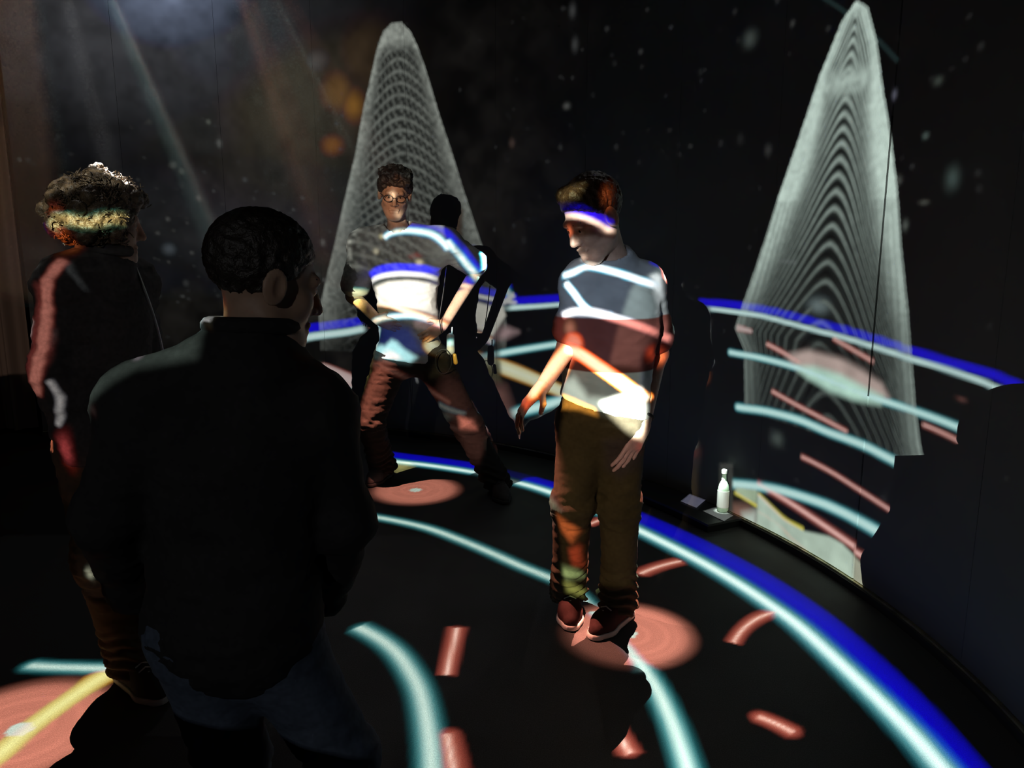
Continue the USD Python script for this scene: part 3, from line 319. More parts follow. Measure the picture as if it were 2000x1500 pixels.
v = P1 - Q; dist = np.linalg.norm(v, axis=1); nrm = -np.stack([np.cos(s / RR), np.sin(s / RR), 0 * s], -1)
gain = LAMP_K * I1 * WALL_RHO * np.clip((v * nrm).sum(1) / dist, .15, 1) / dist ** 2
film = shown / gain[:, None]
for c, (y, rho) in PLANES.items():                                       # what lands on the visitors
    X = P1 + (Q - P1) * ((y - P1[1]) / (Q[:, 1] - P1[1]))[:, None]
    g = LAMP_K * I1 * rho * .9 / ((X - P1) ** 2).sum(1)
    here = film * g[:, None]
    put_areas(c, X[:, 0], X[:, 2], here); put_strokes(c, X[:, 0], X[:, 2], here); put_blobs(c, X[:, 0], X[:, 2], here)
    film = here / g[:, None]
film = np.maximum(film, BLACK_LEVEL)
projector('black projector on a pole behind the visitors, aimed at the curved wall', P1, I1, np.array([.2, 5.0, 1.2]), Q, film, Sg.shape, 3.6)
# the two floor projectors
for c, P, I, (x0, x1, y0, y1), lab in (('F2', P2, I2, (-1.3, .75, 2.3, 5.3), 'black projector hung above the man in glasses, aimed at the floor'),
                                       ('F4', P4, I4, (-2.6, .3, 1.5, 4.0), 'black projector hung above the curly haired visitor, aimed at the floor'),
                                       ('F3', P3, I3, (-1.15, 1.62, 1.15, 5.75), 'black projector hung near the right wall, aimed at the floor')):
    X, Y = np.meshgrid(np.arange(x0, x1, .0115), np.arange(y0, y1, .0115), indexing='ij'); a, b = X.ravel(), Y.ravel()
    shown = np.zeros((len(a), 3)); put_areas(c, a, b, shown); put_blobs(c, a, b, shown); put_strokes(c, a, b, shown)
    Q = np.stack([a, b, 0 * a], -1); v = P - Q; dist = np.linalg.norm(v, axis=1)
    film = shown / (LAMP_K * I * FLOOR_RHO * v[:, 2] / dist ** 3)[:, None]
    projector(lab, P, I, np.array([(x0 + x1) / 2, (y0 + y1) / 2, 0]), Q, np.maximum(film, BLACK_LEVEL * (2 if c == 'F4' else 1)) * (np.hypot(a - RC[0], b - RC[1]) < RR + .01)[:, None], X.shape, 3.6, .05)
if HAZE_DENSITY:
    hz = usdkit.material(stage, '/World/Looks/stage_haze', {'v': ('scatter_volume', {'color': (1, 1, 1), 'density': HAZE_DENSITY, 'anisotropy': .25})}, volume='v.volume')
    cloud = trimesh.creation.icosphere(5, 1.0); cv0 = np.array(cloud.vertices) * [2.1, 1.9, 1.55] + [-1.45, 3.45, 2.75]; cv0[:, 2] = np.minimum(cv0[:, 2], 3.59)
    f = part('/World', 'haze', (cv0, np.array(cloud.faces)), hz, True); tag(stage.GetPrimAtPath(f[0]), 'thin stage haze hanging in the projector beam at the upper left', 'haze', kind='stuff')
# ------------------------------------------------------------------ bodies: a distance field of joined, tapering limbs, turned into one surface
def RCn(a, b, ra, rb, k=.03, op='+'): return ('r', np.array(a, float), np.array(b, float), ra, rb, k, op)
def ELn(c, r, R=None, k=.04, op='+'): return ('e', np.array(c, float), np.array(r, float), np.eye(3) if R is None else R, 0, k, op)
def surface(prims, h, cuts=(), grow=0.):
    """The surface of the joined PRIMS (round cones, ellipsoids), sampled every h metres; CUTS are planes (point, outward normal) that trim it."""
    lo, hi = [], []
    for p in prims:
        if p[6] == '-': continue
        if p[0] == 'r': m = max(p[3], p[4]) + grow; lo.append(np.minimum(p[1], p[2]) - m); hi.append(np.maximum(p[1], p[2]) + m)
        else: m = p[2].max() + grow; lo.append(p[1] - m); hi.append(p[1] + m)
    lo = np.min(lo, 0) - 4 * h; hi = np.max(hi, 0) + 4 * h; n = np.ceil((hi - lo) / h).astype(int) + 1
    F = np.full(n, .5, np.float32); ax = [lo[i] + h * np.arange(n[i]) for i in range(3)]
    for p in prims:
        kind, k, op = p[0], p[5], p[6]
        if kind == 'r': m = max(p[3], p[4]) + grow + k + 3 * h; a, b = np.minimum(p[1], p[2]) - m, np.maximum(p[1], p[2]) + m
        else: m = p[2].max() + grow + k + 3 * h; a, b = p[1] - m, p[1] + m
        i0 = np.clip(((a - lo) / h).astype(int), 0, n); i1 = np.clip(((b - lo) / h).astype(int) + 2, 0, n)
        if (i1 <= i0).any(): continue
        sl = tuple(slice(*q) for q in zip(i0, i1))
        X = np.stack(np.meshgrid(*[ax[i][sl[i]] for i in range(3)], indexing='ij'), -1).astype(np.float32)
        if kind == 'r':
            ba = p[2] - p[1]; pa = X - p[1].astype(np.float32); L = float(ba @ ba) + 1e-9
            t = np.clip((pa @ ba.astype(np.float32)) / L, 0, 1)
            d = np.linalg.norm(pa - t[..., None] * ba.astype(np.float32), axis=-1) - (p[3] + (p[4] - p[3]) * t) - grow
        else:
            q = (X - p[1].astype(np.float32)) @ p[3].T.astype(np.float32); r = (p[2] + grow).astype(np.float32)
            k0 = np.linalg.norm(q / r, axis=-1); k1 = np.linalg.norm(q / r ** 2, axis=-1); d = k0 * (k0 - 1) / np.maximum(k1, 1e-6)
        G = F[sl]
        if op == '+': w = np.maximum(k - np.abs(G - d), 0) / k; F[sl] = np.minimum(G, d) - w * w * k / 4
        else: w = np.maximum(k - np.abs(G + d), 0) / k; F[sl] = np.maximum(G, -d) + w * w * k / 4
    if len(cuts):
        X = np.stack(np.meshgrid(*ax, indexing='ij'), -1).astype(np.float32)
        for c in cuts:
            d = ((X - np.array(c[0], np.float32)) @ np.array(unit(c[1]), np.float32)) if len(c) == 2 else c[2] - np.linalg.norm(X - np.array(c[0], np.float32), axis=-1)
            F = np.maximum(F, d)
    return nets(F, lo, h)
def nets(F, lo, h):
    S = F < 0; n = np.array(F.shape) - 1
    cnt = sum(S[i:n[0] + i, j:n[1] + j, k:n[2] + k].astype(np.int8) for i in (0, 1) for j in (0, 1) for k in (0, 1))
    act = np.argwhere((cnt > 0) & (cnt < 8)); idx = np.full(n, -1); idx[tuple(act.T)] = np.arange(len(act))
    P = np.zeros((len(act), 3)); N = np.zeros(len(act))
    corners = [np.array(c) for c in np.ndindex(2, 2, 2)]
    for a in corners:
        for q in range(3):
            if a[q]: continue
            b = a.copy(); b[q] = 1; fa, fb_ = F[tuple((act + a).T)], F[tuple((act + b).T)]
            m = (fa < 0) != (fb_ < 0); t = np.where(m, fa / np.where(m, fa - fb_, 1), 0)
            P[m] += (a + (b - a) * t[m, None]); N += m
    V = lo + h * (act + P / N[:, None]); faces = []
    for q in range(3):
        u, w = (q + 1) % 3, (q + 2) % 3
        A = [slice(None)] * 3; B = [slice(None)] * 3; A[q], B[q] = slice(0, -1), slice(1, None)
        for a in (u, w): A[a] = B[a] = slice(1, -1)
        sa, sb = S[tuple(A)], S[tuple(B)]; e = np.argwhere(sa != sb); flip = sa[tuple(e.T)]
        e = e.copy(); e[:, u] += 1; e[:, w] += 1; c = []
        for du, dw in ((-1, -1), (0, -1), (0, 0), (-1, 0)):
            o = e.copy(); o[:, u] += du; o[:, w] += dw; c.append(idx[tuple(o.T)])
        c = np.stack(c, -1); c = np.where(flip[:, None], c, c[:, ::-1]); faces += [c[:, [0, 1, 2]], c[:, [0, 2, 3]]]
    return V, np.concatenate(faces)
def weld(*parts):
    """One continuous surface out of overlapping ones."""
    import manifold3d as m3
    try:
        solids = [m3.Manifold(m3.Mesh(np.asarray(v, np.float32), np.asarray(f, np.uint32))) for v, f in parts]
        if all(s.status() == m3.Error.NoError for s in solids):
            out = m3.Manifold.batch_boolean(solids, m3.OpType.Add).to_mesh()
            return np.array(out.vert_properties[:, :3], float), np.array(out.tri_verts, int)
    except Exception: pass
    return merge(*parts)
def normals(V, F): return meshkit.arrays((V, F), True)[2]
def wrinkle(m, amp, scale, seed, stretch=(1, 1, 1), where=None):
    """Cloth folds: pushes the surface in and out along its normals."""
    V, F = m; q = V * np.array(stretch) * scale
    ridge = 1 - np.abs(2 * meshkit.fbm(q, 3, seed) - 1) * 2.2
    d = amp * (ridge - .35)
    if where is not None: d = d * where(V)
    return V + normals(V, F) * d[:, None], F
def frame(fwd, pitch=0., roll=0.):
    """Columns left, forward, up of a head or torso that faces FWD, bowed by PITCH and tilted by ROLL (degrees)."""
    f = unit([fwd[0], fwd[1], 0]); l = np.cross([0, 0, 1], f); u = np.array([0, 0, 1.])
    p = math.radians(pitch); f, u = f * math.cos(p) - u * math.sin(p), u * math.cos(p) + f * math.sin(p)
    r = math.radians(roll); l, u = l * math.cos(r) + u * math.sin(r), u * math.cos(r) - l * math.sin(r)
    return np.stack([l, f, u], 1)
def head_prims(c, M, s=1.):
    g = lambda x, y, z: c + M @ (np.array([x, y, z]) * s)
    E = lambda p, r, k=.02, op='+': ELn(g(*p), np.array(r) * s, M.T, k * s, op)
    T = lambda a, b, ra, rb, k=.02, op='+': RCn(g(*a), g(*b), ra * s, rb * s, k * s, op)
    P = [E((0, -.012, .035), (.075, .095, .088)), E((0, .028, -.035), (.06, .064, .085), .03), T((0, .066, -.108), (0, .07, -.1), .022, .024, .03)]
    for x in (-1, 1):
        P += [T((x * .05, -.002, -.06), (x * .022, .062, -.103), .02, .02, .03), E((x * .04, .058, -.022), (.024, .024, .022), .02)]
    P += [T((-.036, .079, .024), (.036, .079, .024), .013, .013, .014)]
    for x in (-1, 1): P += [E((x * .032, .1, .004), (.019, .018, .012), .012, '-'), E((x * .031, .075, .003), (.0135, .013, .012), .004)]
    P += [T((0, .088, .016), (0, .108, -.03), .0085, .0125, .012), E((-.013, .094, -.035), (.009, .011, .008), .008), E((.013, .094, -.035), (.009, .011, .008), .008)]
    P += [T((-.022, .087, -.0635), (.022, .087, -.0635), .0072, .0072, .004), T((-.017, .086, -.0775), (.017, .086, -.0775), .0085, .0085, .005)]
    P += [T((-.021, .0965, -.0705), (.021, .0965, -.0705), .0032, .0032, .002, '-')]
    for x in (-1, 1):
        P += [E((x * .080, -.01, -.002), (.011, .021, .034), .006), E((x * .0885, -.012, -.002), (.006, .024, .036), .004), E((x * .094, -.004, 0), (.006, .011, .02), .005, '-')]
    return P, g
def hand_prims(w, d, n, t, curl=.4, s=1., spread=.1):
    """Palm, four fingers of unequal length with three bones each, and a thumb that leaves the side of the palm. w wrist, d towards the fingers, n the way the palm looks, t the thumb's side."""
    d = unit(d); n = unit(n - d * (n @ d)); t = unit(t - d * (t @ d) - n * (t @ n)); P = [RCn(w, w + d * .025 * s, .0275 * s, .023 * s, .02)]
    for off, kn, bones in ((.027, .088, (.045, .026, .02)), (.009, .092, (.05, .03, .022)), (-.009, .087, (.047, .027, .021)), (-.026, .078, (.036, .02, .018))):
        k = w + (d * kn + t * off) * s; P.append(RCn(w + (d * .018 + t * off * .7) * s, k, .0145 * s, .0105 * s, .016))
        a, r, q = curl * .5, .0088, k; dd = unit(d + t * off * spread * 20)
        for L in bones:
            v = unit(dd * math.cos(a) + n * math.sin(a)); e = q + v * L * s
            P.append(RCn(q, e, r * s, (r - .0006) * s, .004)); q, r, a = e, r - .0006, a + curl * .75
    b = w + (d * .022 + t * .026 + n * .006) * s; e = b + unit(d * .6 + t * .7 + n * .45) * .047 * s
    P += [RCn(b, e, .0135 * s, .0108 * s, .012), RCn(e, e + unit(d * .95 + t * .2 + n * .45) * .032 * s, .0106 * s, .0085 * s, .004)]
    return P
def limb(a, b, c, r0, r1, r2, k=.03): return [RCn(a, b, r0, r1, k), RCn(b, c, r1 * .97, r2, k)]
def torso_prims(J, M, grow=0., s=1.):
    S = J['sh']; mid = (S[0] + S[1]) / 2; nb = J['neck']; pel = J['pelvis']; chest = mid * .72 + pel * .28 + M[:, 1] * .012; belly = mid * .34 + pel * .66
    g = grow
    P = [ELn(chest, np.array([.162, .112, .2]) * s + g, M.T, .05), ELn(belly, np.array([.146, .104, .17]) * s + g, M.T, .06), ELn(pel, np.array([.165, .115, .13]) * s + g, M.T, .06)]
    for q in (0, 1): P += [RCn(nb - [0, 0, .015], S[q], .05 * s + g, .055 * s + g, .05), RCn(S[q], chest, .058 * s + g, .08 * s + g, .05)]
    return P
def shoe_meshes(root, ankle, toe_dir, mats, L=.27, name='shoe', label=None, pitch=0.):
    d = unit([toe_dir[0], toe_dir[1], 0]); z = np.array([0, 0, 1.]); heel = np.array([ankle[0], ankle[1], 0]) - d * .055; R = np.stack([np.cross(d, z), d, z], 1)
    toe = heel + d * (L - .05); ball = heel + d * L * .62
    P = [RCn(heel + z * .042, ball + z * .036, .036, .042, .03), RCn(ball + z * .036, toe + z * .03, .042, .03, .03), RCn(heel + d * .02 + z * .06, heel + d * .05 + z * .1, .04, .042, .04), RCn(heel + d * .06 + z * .085, ball + z * .05, .036, .03, .04)]
    up = surface(P, .006, [((0, 0, .018), (0, 0, -1)), (heel + z * .112, (0, 0, 1))])
    sh = part(root, name, up, mats[0], True, label)
    so = surface([RCn(heel + z * .012, ball + z * .012, .042, .049, .03), RCn(ball + z * .012, toe + z * .012, .049, .036, .03)], .006, [((0, 0, .002), (0, 0, -1)), ((0, 0, .024), (0, 0, 1))])
    part(sh, 'sole', so, mats[1], 30)
    for k in range(5):                                                    # laces across the instep
        c = heel + d * (.105 + .022 * k) + z * (.118 - .0095 * k); x = R[:, 0]
        if k < 4: part(sh, 'lace', tube([c - x * .024 - z * .008, c + z * .003, c + x * .024 - z * .008], .0028, 6), mats[1], True)
def trousers_mesh(J, M, seed, s=1., top=None, cuff=.05, r=(.098, .073, .066), folds=.006):
    P = [ELn(J['pelvis'], np.array([.178, .128, .14]) * s, M.T, .05)]
    for q in (0, 1): P += [RCn(J['hip'][q], J['knee'][q], r[0] * s, r[1] * s, .05), RCn(J['knee'][q], J['ankle'][q] + [0, 0, -.02], r[1] * s, r[2] * s, .04)]
    m = surface(P, .0085, [(J['pelvis'] + np.array([0, 0, top or .1]), (0, 0, 1)), ((0, 0, cuff), (0, 0, -1))])
    low = min(j[2] for j in J['knee'])
    m = wrinkle(m, folds, 9, seed, (1, 1, 2.2), lambda V: .45 + 1.3 * np.exp(-((V[:, 2] - low) / .1) ** 2) + .5 * (V[:, 2] > low + .25))
    V, F = m; z = V[:, 2]; a = np.clip((.30 - z) / .2, 0, 1)
    V = V + normals(V, F) * (a * (.011 * np.sin(z * 150 + 3 * np.sin(V[:, 0] * 25 + V[:, 1] * 30 + seed)) + .004))[:, None] * [1, 1, .6]
    return V, F
def hair_shell(c, M, s, thick, line=(.085, .095, -.075, -.085), k=.03, h=.005, extra=()):
    """Hair that sits on the skull above a line from the forehead (y, z) to the nape (y, z)."""
    g = lambda x, y, z: c + M @ (np.array([x, y, z]) * s)
    P = [ELn(g(0, -.024, .05), (np.array([.072, .091, .08]) + thick) * s, M.T, k), *extra]
    (y0, z0, z1, y1) = (line[0], line[1], line[2], line[3])
    nrm = M @ unit(np.array([0, (z0 - z1), -(y0 - y1)])); p0 = g(0, y0, z0)
    return surface(P, h, [(p0, nrm)])
skin = lambda n, c: mat(n, c, .5, .35, noise=(55, .08), subsurface_weight=.12, subsurface_radius=(.9, .35, .2), subsurface_scale=.008)
cloth = lambda n, c, a=.12, sc=70: mat(n, c, .88, .15, noise=(sc, a), bump=(900, .0006))

def person(label, J, head, torso_f, cl, h=.006):
    """J: joints in metres (pairs are image left, image right). Returns the thing and the head's local frame."""
    base = np.array([np.mean([a[0] for a in J['ankle']]), np.mean([a[1] for a in J['ankle']]), 0.])
    root = thing('person', label, 'person', base)
    c, M, s = head; HP, g = head_prims(c, M, s); neck = RCn(g(0, -.022, -.05), J['neck'], .05 * s, .056 * s, .03)
    HP.append(RCn(g(0, -.022, -.05), g(0, -.022, -.05) * .6 + J['neck'] * .4, .05 * s, .052 * s, .03)); P, HD = [neck], []
    T = frame(torso_f); ts = cl.get('size', 1.)
    P += torso_prims(J, T, -.012, ts)
    for q in (0, 1):
        P += limb(J['sh'][q], J['elbow'][q], J['wrist'][q], .05 * ts, .04 * ts, .028 * ts); HD.append(hand_prims(J['wrist'][q], *J['hand'][q]))
        P += limb(J['hip'][q], J['knee'][q], J['ankle'][q], .08, .054, .038) + [RCn(J['ankle'][q], [*(J['ankle'][q][:2] + unit(J['toe'][q]) * .12), .05], .032, .025, .02)]
    part(root, 'body', weld(surface(P, .0085), surface(HP, min(h, .0036)), *[surface(q, min(h, .0042)) for q in HD]), cl['skin'], True)
    # top
    ease = cl.get('ease', .018); tp = torso_prims(J, T, ease, ts)
    cuts = [(J['pelvis'] + np.array([0, 0, cl['hem']]), (cl.get('hem_tilt', (0, 0))[0], cl.get('hem_tilt', (0, 0))[1], -1)), (J['neck'] + T[:, 1] * .03 + np.array([0, 0, .055]), None, .078)]
    for q in (0, 1):
        S, E, W = J['sh'][q], J['elbow'][q], J['wrist'][q]; sl = cl['sleeve'][q] if isinstance(cl['sleeve'], tuple) else cl['sleeve']
        if sl <= 1:
            e = S + (E - S) * sl; tp += [RCn(S, e, .062 * ts + ease * .5, .062 * ts + ease * .7, .03)]
        else:
            e = E + (W - E) * (sl - 1); tp += [RCn(S, E, .06 * ts + ease * .5, .052 * ts + ease * .5, .03), RCn(E, e, .052 * ts + ease * .5, .042 * ts + ease * .4, .03)]
    m = surface(tp, .0075, cuts)
    for q in (0, 1):                                                      # clean sleeve ends: drop the round cap past the cuff
        pass
    m = wrinkle(m, cl.get('fold', .006), 7, cl['seed'], (1, 1, 1.9))
    part(root, cl['top_name'], m, cl['top'], True, cl.get('top_label'))
    if cl.get('extra_top'): cl['extra_top'](root, J, T)
    part(root, 'trousers', trousers_mesh(J, T, cl['seed'], ts, cl.get('waist', .1), folds=cl.get('leg_fold', .006), r=cl.get('leg', (.098, .073, .066))), cl['legs'], True)
    for q in (0, 1): shoe_meshes(root, J['ankle'][q], J['toe'][q], cl['shoes'])
    for x in (-1, 1):                                                     # irises
        part(root, 'eye', trimesh.creation.icosphere(2, .0062 * s).apply_translation(g(x * .031, .0835, .003)), cl['eye'], True)
    for x in (-1, 1):
        part(root, 'eyebrow', surface([RCn(g(x * .018, .089, .027), g(x * .046, .079, .029), .0042 * s, .003 * s)], .002), cl['hair'], True)
    return root, g

eye_mat = mat('dark_iris', (.02, .015, .01), .15, .6)
rubber = mat('white_rubber', (.62, .62, .6), .6, .3); dark_rubber = mat('dark_rubber', (.03, .03, .03), .7, .3)
# --- the visitor in front, in a T-shirt of three colour bands
yB = 3.03
shirt_b = usdkit.material(stage, '/World/Looks/banded_jersey', {
    'g': ('geometry', {}), 's': ('separate_xyz', {}), 'mr': ('map_range', {'from_min': .80, 'from_max': 1.60, 'to_min': 0., 'to_max': 1., 'clamp': True}),
    'r': ('rgb_ramp', {'ramp': [(0, (.62, .62, .59)), (.303, (.62, .62, .59)), (.309, (.21, .066, .055)), (.547, (.21, .066, .055)), (.553, (.36, .38, .4)), (1, (.36, .38, .4))], 'interpolate': True}),
    'n': ('noise_texture', {'scale': 900.0}), 'u': ('bump', {'strength': .5, 'distance': .0006}), 'p': ('principled_bsdf', {'roughness': .9, 'specular_ior_level': .1})},
    [('g.position', 's.vector'), ('s.z', 'mr.value'), ('mr.result', 'r.fac'), ('r.color', 'p.base_color'), ('g.position', 'n.vector'), ('n.fac', 'u.height'), ('u.normal', 'p.normal')], surface='p.BSDF')
a3 = lambda *p: at(*p)
J = dict(neck=a3(1192, 505, yB - .03), sh=[a3(1142, 556, yB - .05), a3(1254, 560, yB + .03)], elbow=[a3(1112, 672, yB - .03), a3(1284, 690, yB + .08)], wrist=[a3(1060, 755, yB - .17), a3(1256, 830, yB - .08)],
         pelvis=a3(1178, 815, yB), hip=[a3(1138, 835, yB), a3(1212, 835, yB)], knee=[a3(1118, 985, yB - .05), a3(1210, 990, yB - .03)],
         ankle=[np.array([.235, 3.17, .085]), np.array([.425, 3.06, .085])], toe=[(-.02, -1), (-.62, -.8)])
J['hand'] = [(np.array([-.62, -.25, -.6]), np.array([.6, .1, -.75]), np.array([-.3, -.9, .2]), .55, 1.02), (np.array([-.42, -.2, -.9]), np.array([-.5, .85, .1]), np.array([-.55, -.75, .15]), .28, 1.05)]
MB = frame((-.84, -.54), 30, 3)
skin_b = skin('skin_light', (.5, .33, .25)); hair_b = mat('hair_dark_brown', (.05, .028, .016), .45, .5, noise=(140, .5), bump=(260, .004))
olive = cloth('olive_chino', (.05, .042, .028))
cl = dict(skin=skin_b, top=shirt_b, top_name='t_shirt', top_label='t-shirt with a heather grey chest, brick red middle and pale grey hem', hem=.045, hem_tilt=(-.22, 0), sleeve=.72, seed=11, legs=olive, shoes=(cloth('maroon_canvas', (.05, .022, .022)), rubber), eye=eye_mat, hair=hair_b, ease=.024, fold=.0075, leg=(.099, .075, .069), leg_fold=.007, size=.97)
hc = a3(1158, 428, 2.93)
rB, g = person('young man in a colour-banded T-shirt looking down, standing in the middle on the floor', J, (hc, MB, 1.06), (-.3, -1), cl, .0052)
hm = hair_shell(hc, MB, 1.06, .015, (.092, .088, -.06, -.1), extra=[RCn(hc + MB @ np.array([-.03, .05, .122]), hc + MB @ np.array([.03, .055, .12]), .024, .022, .04)])
part(rB, 'hair', wrinkle(hm, .006, 55, 3, (1, 1, .5)), hair_b, True)
W = J['wrist'][1]; d = unit(W - J['elbow'][1]); a = unit(np.cross(d, [0, 1, 0])); b2 = np.cross(d, a); k = np.linspace(0, 2 * np.pi, 25)
part(rB, 'wrist_band', tube(W - d * .035 + .031 * (np.cos(k)[:, None] * a + np.sin(k)[:, None] * b2), .006, 8), dark_rubber, True, 'dark wrist band')
# --- the visitor in glasses, hands on hips, near the wall
yA = 4.72
J = dict(neck=a3(778, 452, yA), sh=[a3(712, 478, yA), a3(868, 476, yA)], elbow=[a3(690, 578, yA + .03), a3(936, 520, yA + .12)], wrist=[a3(735, 622, yA - .12), a3(868, 632, yA - .1)],
         pelvis=a3(800, 690, yA), hip=[a3(765, 705, yA), a3(845, 705, yA)], knee=[a3(722, 820, yA - .02), a3(912, 830, yA - .08)],
         ankle=[np.array([-.80, 4.93, .085]), np.array([-.085, 4.63, .085])], toe=[(-.35, -1), (.25, -1)])
J['hand'] = [(np.array([.9, -.1, -.35]), np.array([.1, 1, .1]), np.array([.2, -.2, .9]), .45, 1.), (np.array([-.75, -.2, -.55]), np.array([-.3, .95, 0]), np.array([-.3, -.2, .9]), .45, 1.)]
MA = frame((.12, -1), 14, -4)
skin_a = skin('skin_tan', (.42, .27, .19)); hair_a = mat('hair_black', (.02, .015, .012), .5, .5, noise=(120, .5), bump=(200, .005))
shirt_a = mat('white_cotton', (.42, .41, .395), .9, .12, noise=(60, .04), bump=(800, .0006))
cl = dict(skin=skin_a, top=shirt_a, top_name='t_shirt', top_label='loose white t-shirt', hem=-.03, hem_tilt=(-.1, 0), sleeve=(.78, .8), seed=23, legs=cloth('brown_twill', (.023, .019, .0165)), shoes=(cloth('grey_suede', (.06, .055, .055)), dark_rubber), eye=eye_mat, hair=hair_a, ease=.03, fold=.007, leg=(.105, .08, .075), leg_fold=.01)
hc = a3(771, 380, yA - .06)
rA, g = person('man in glasses and a white T-shirt, hands on hips, legs apart, by the wall', J, (hc, MA, 1.0), (.05, -1), cl, .006)
tuft = [RCn(g(x, y, z), g(x * 1.25, y + .025, z + dz), .03, .014, .02) for x, y, z, dz in ((-.05, .05, .11, -.02), (0, .06, .12, -.01), (.05, .05, .11, -.03), (-.06, -.02, .11, .02), (.06, -.02, .11, .0), (.02, 0, .13, .02), (-.02, -.05, .12, .02))]
hm = hair_shell(hc, MA, 1.0, .02, (.09, .075, -.07, -.1), extra=tuft)
part(rA, 'hair', wrinkle(hm, .014, 32, 5), hair_a, True)
black_frame = mat('black_acetate', (.01, .01, .01), .25, .5); k = np.linspace(0, 2 * np.pi, 29)
gl = part(rA, 'glasses', merge(*[tube([g(x * .033 + .025 * math.cos(q), .108 - .25 * abs(x * .033 + .025 * math.cos(q)), -.002 + .018 * math.sin(q)) for q in k], .0024, 6) for x in (-1, 1)],
      tube([g(-.009, .111, .004), g(0, .114, .006), g(.009, .111, .004)], .002, 6), *[tube([g(x * .058, .093, .006), g(x * .078, .03, .008), g(x * .083, -.01, .004)], .002, 6) for x in (-1, 1)]), black_frame, True, 'dark rimmed glasses')
J_A = J
cord = [a3(872, 520, yA - .17), a3(866, 570, yA - .17), a3(858, 620, yA - .17), a3(862, 650, yA - .15)]
part(rA, 'cord', tube(cord, .0032, 6), black_paint, True, 'thin black cord hanging down the shirt')
belt_c = a3(880, 668, yA - .12)
part(rA, 'radio', merge(surface([RCn(belt_c + [0, 0, -.05], belt_c + [0, 0, .03], .024, .022, .01)], .005), tube([belt_c + [.008, 0, .03], belt_c + [.01, 0, .085]], .004, 6)), mat('pale_plastic', (.5, .5, .44), .35, .5), True, 'pale handheld radio clipped at the hip')
loop = [a3(866 + 16 * math.cos(q) * (1 if q < 6 else 1), 706 + 24 * math.sin(q), yA - .15) for q in np.linspace(0, 2 * np.pi, 21)]
part(rA, 'key_loop', tube(loop, .003, 6), black_paint, True)
part(rA, 'key_tag', surface([RCn(a3(888, 694, yA - .13), a3(890, 708, yA - .13), .011, .013, .01)], .004), mat('orange_plastic', (.8, .45, .08), .4, .5), True, 'orange key tag')
# --- the curly haired visitor on the left
yD = 2.62
J = dict(neck=a3(205, 508, yD), sh=[a3(128, 560, yD - .08), a3(252, 556, yD + .16)], elbow=[a3(105, 720, yD - .12), a3(285, 720, yD + .22)], wrist=[a3(140, 855, yD - .12), a3(262, 835, yD + .3)],
         pelvis=a3(205, 850, yD), hip=[a3(172, 880, yD - .04), a3(240, 880, yD + .06)], knee=[a3(195, 1090, yD - .08), a3(268, 1100, yD - .05)],
         ankle=[np.array([-1.31, 2.60, .085]), np.array([-1.17, 2.72, .085])], toe=[(.5, -.4), (.8, .1)])
J['hand'] = [(np.array([.12, .05, -1]), np.array([.9, .3, 0]), np.array([.2, .9, 0]), .5, 1.), (np.array([-.1, .1, -1]), np.array([-.9, .2, 0]), np.array([.3, .9, 0]), .5, 1.)]
MD = frame((.8, .45), 6, 0)
dark_jacket = cloth('black_cotton', (.07, .066, .066), .2); hair_d = mat('hair_curly_brown', (.1, .064, .036), .45, .5, noise=(90, .5), bump=(180, .006))
def zipper(root, J, T):
    p0, p1 = J['neck'] + T[:, 1] * .085 + [0, 0, -.02], J['pelvis'] + T[:, 1] * .155 + [0, 0, .02]
    z = part(root, 'zipper', tube([p0 + (p1 - p0) * q + T[:, 1] * .05 * math.sin(q * 2.6) for q in np.linspace(0, 1, 14)], .005, 6), mat('zip_steel', (.6, .6, .6), .3, .5, 1.), True, 'steel zipper')
def collar(root, J, T):
    k = np.linspace(-2.6, 2.6, 40); ring = [J['neck'] + T[:, 0] * .078 * math.sin(q) - T[:, 1] * (.075 * math.cos(q) - .01) + np.array([0, 0, .035 + .008 * math.cos(q)]) for q in k]
    part(root, 'collar', tube(ring, .017, 10), COLLAR, True)
COLLAR = dark_jacket
cl = dict(skin=skin_b, top=dark_jacket, top_name='jacket', hem=-.06, sleeve=1.9, seed=31, legs=cloth('tan_canvas', (.09, .066, .042)), shoes=(cloth('black_canvas', (.04, .04, .04)), rubber), eye=eye_mat, hair=hair_d, ease=.026, fold=.011, leg_fold=.01, extra_top=lambda r, j, t: (zipper(r, j, t), collar(r, j, t)))
hc = a3(205, 438, yD)
rD, g = person('visitor with big curly hair and a dark zipped jacket at the left edge', J, (hc, MD, 1.0), (.75, .3), cl, .0068)
cr = np.random.default_rng(41); lumps, curls, widths = [], [], []
hcen = a3(194, 416, yD) ; 
for k in range(150):
    v = unit(cr.normal(size=3)); face = v @ MD[:, 1]
    if (face > .45 and v[2] < .35) or v[2] < -.72: continue
    p = hcen + v * np.array([.118, .125, .098]) * cr.uniform(.88, 1.06); lumps.append(RCn(p, p + cr.normal(size=3) * .012, .024 + .012 * cr.random(), .02, .012))
hm = surface([ELn(hcen + [0, 0, .0], (.108, .115, .09), None, .02), *lumps, ELn(hc + MD @ np.array([0, .1, -.06]), (.06, .07, .1), MD.T, .02, '-')], .0065)
part(rD, 'hair', wrinkle(hm, .012, 42, 8), hair_d, True)
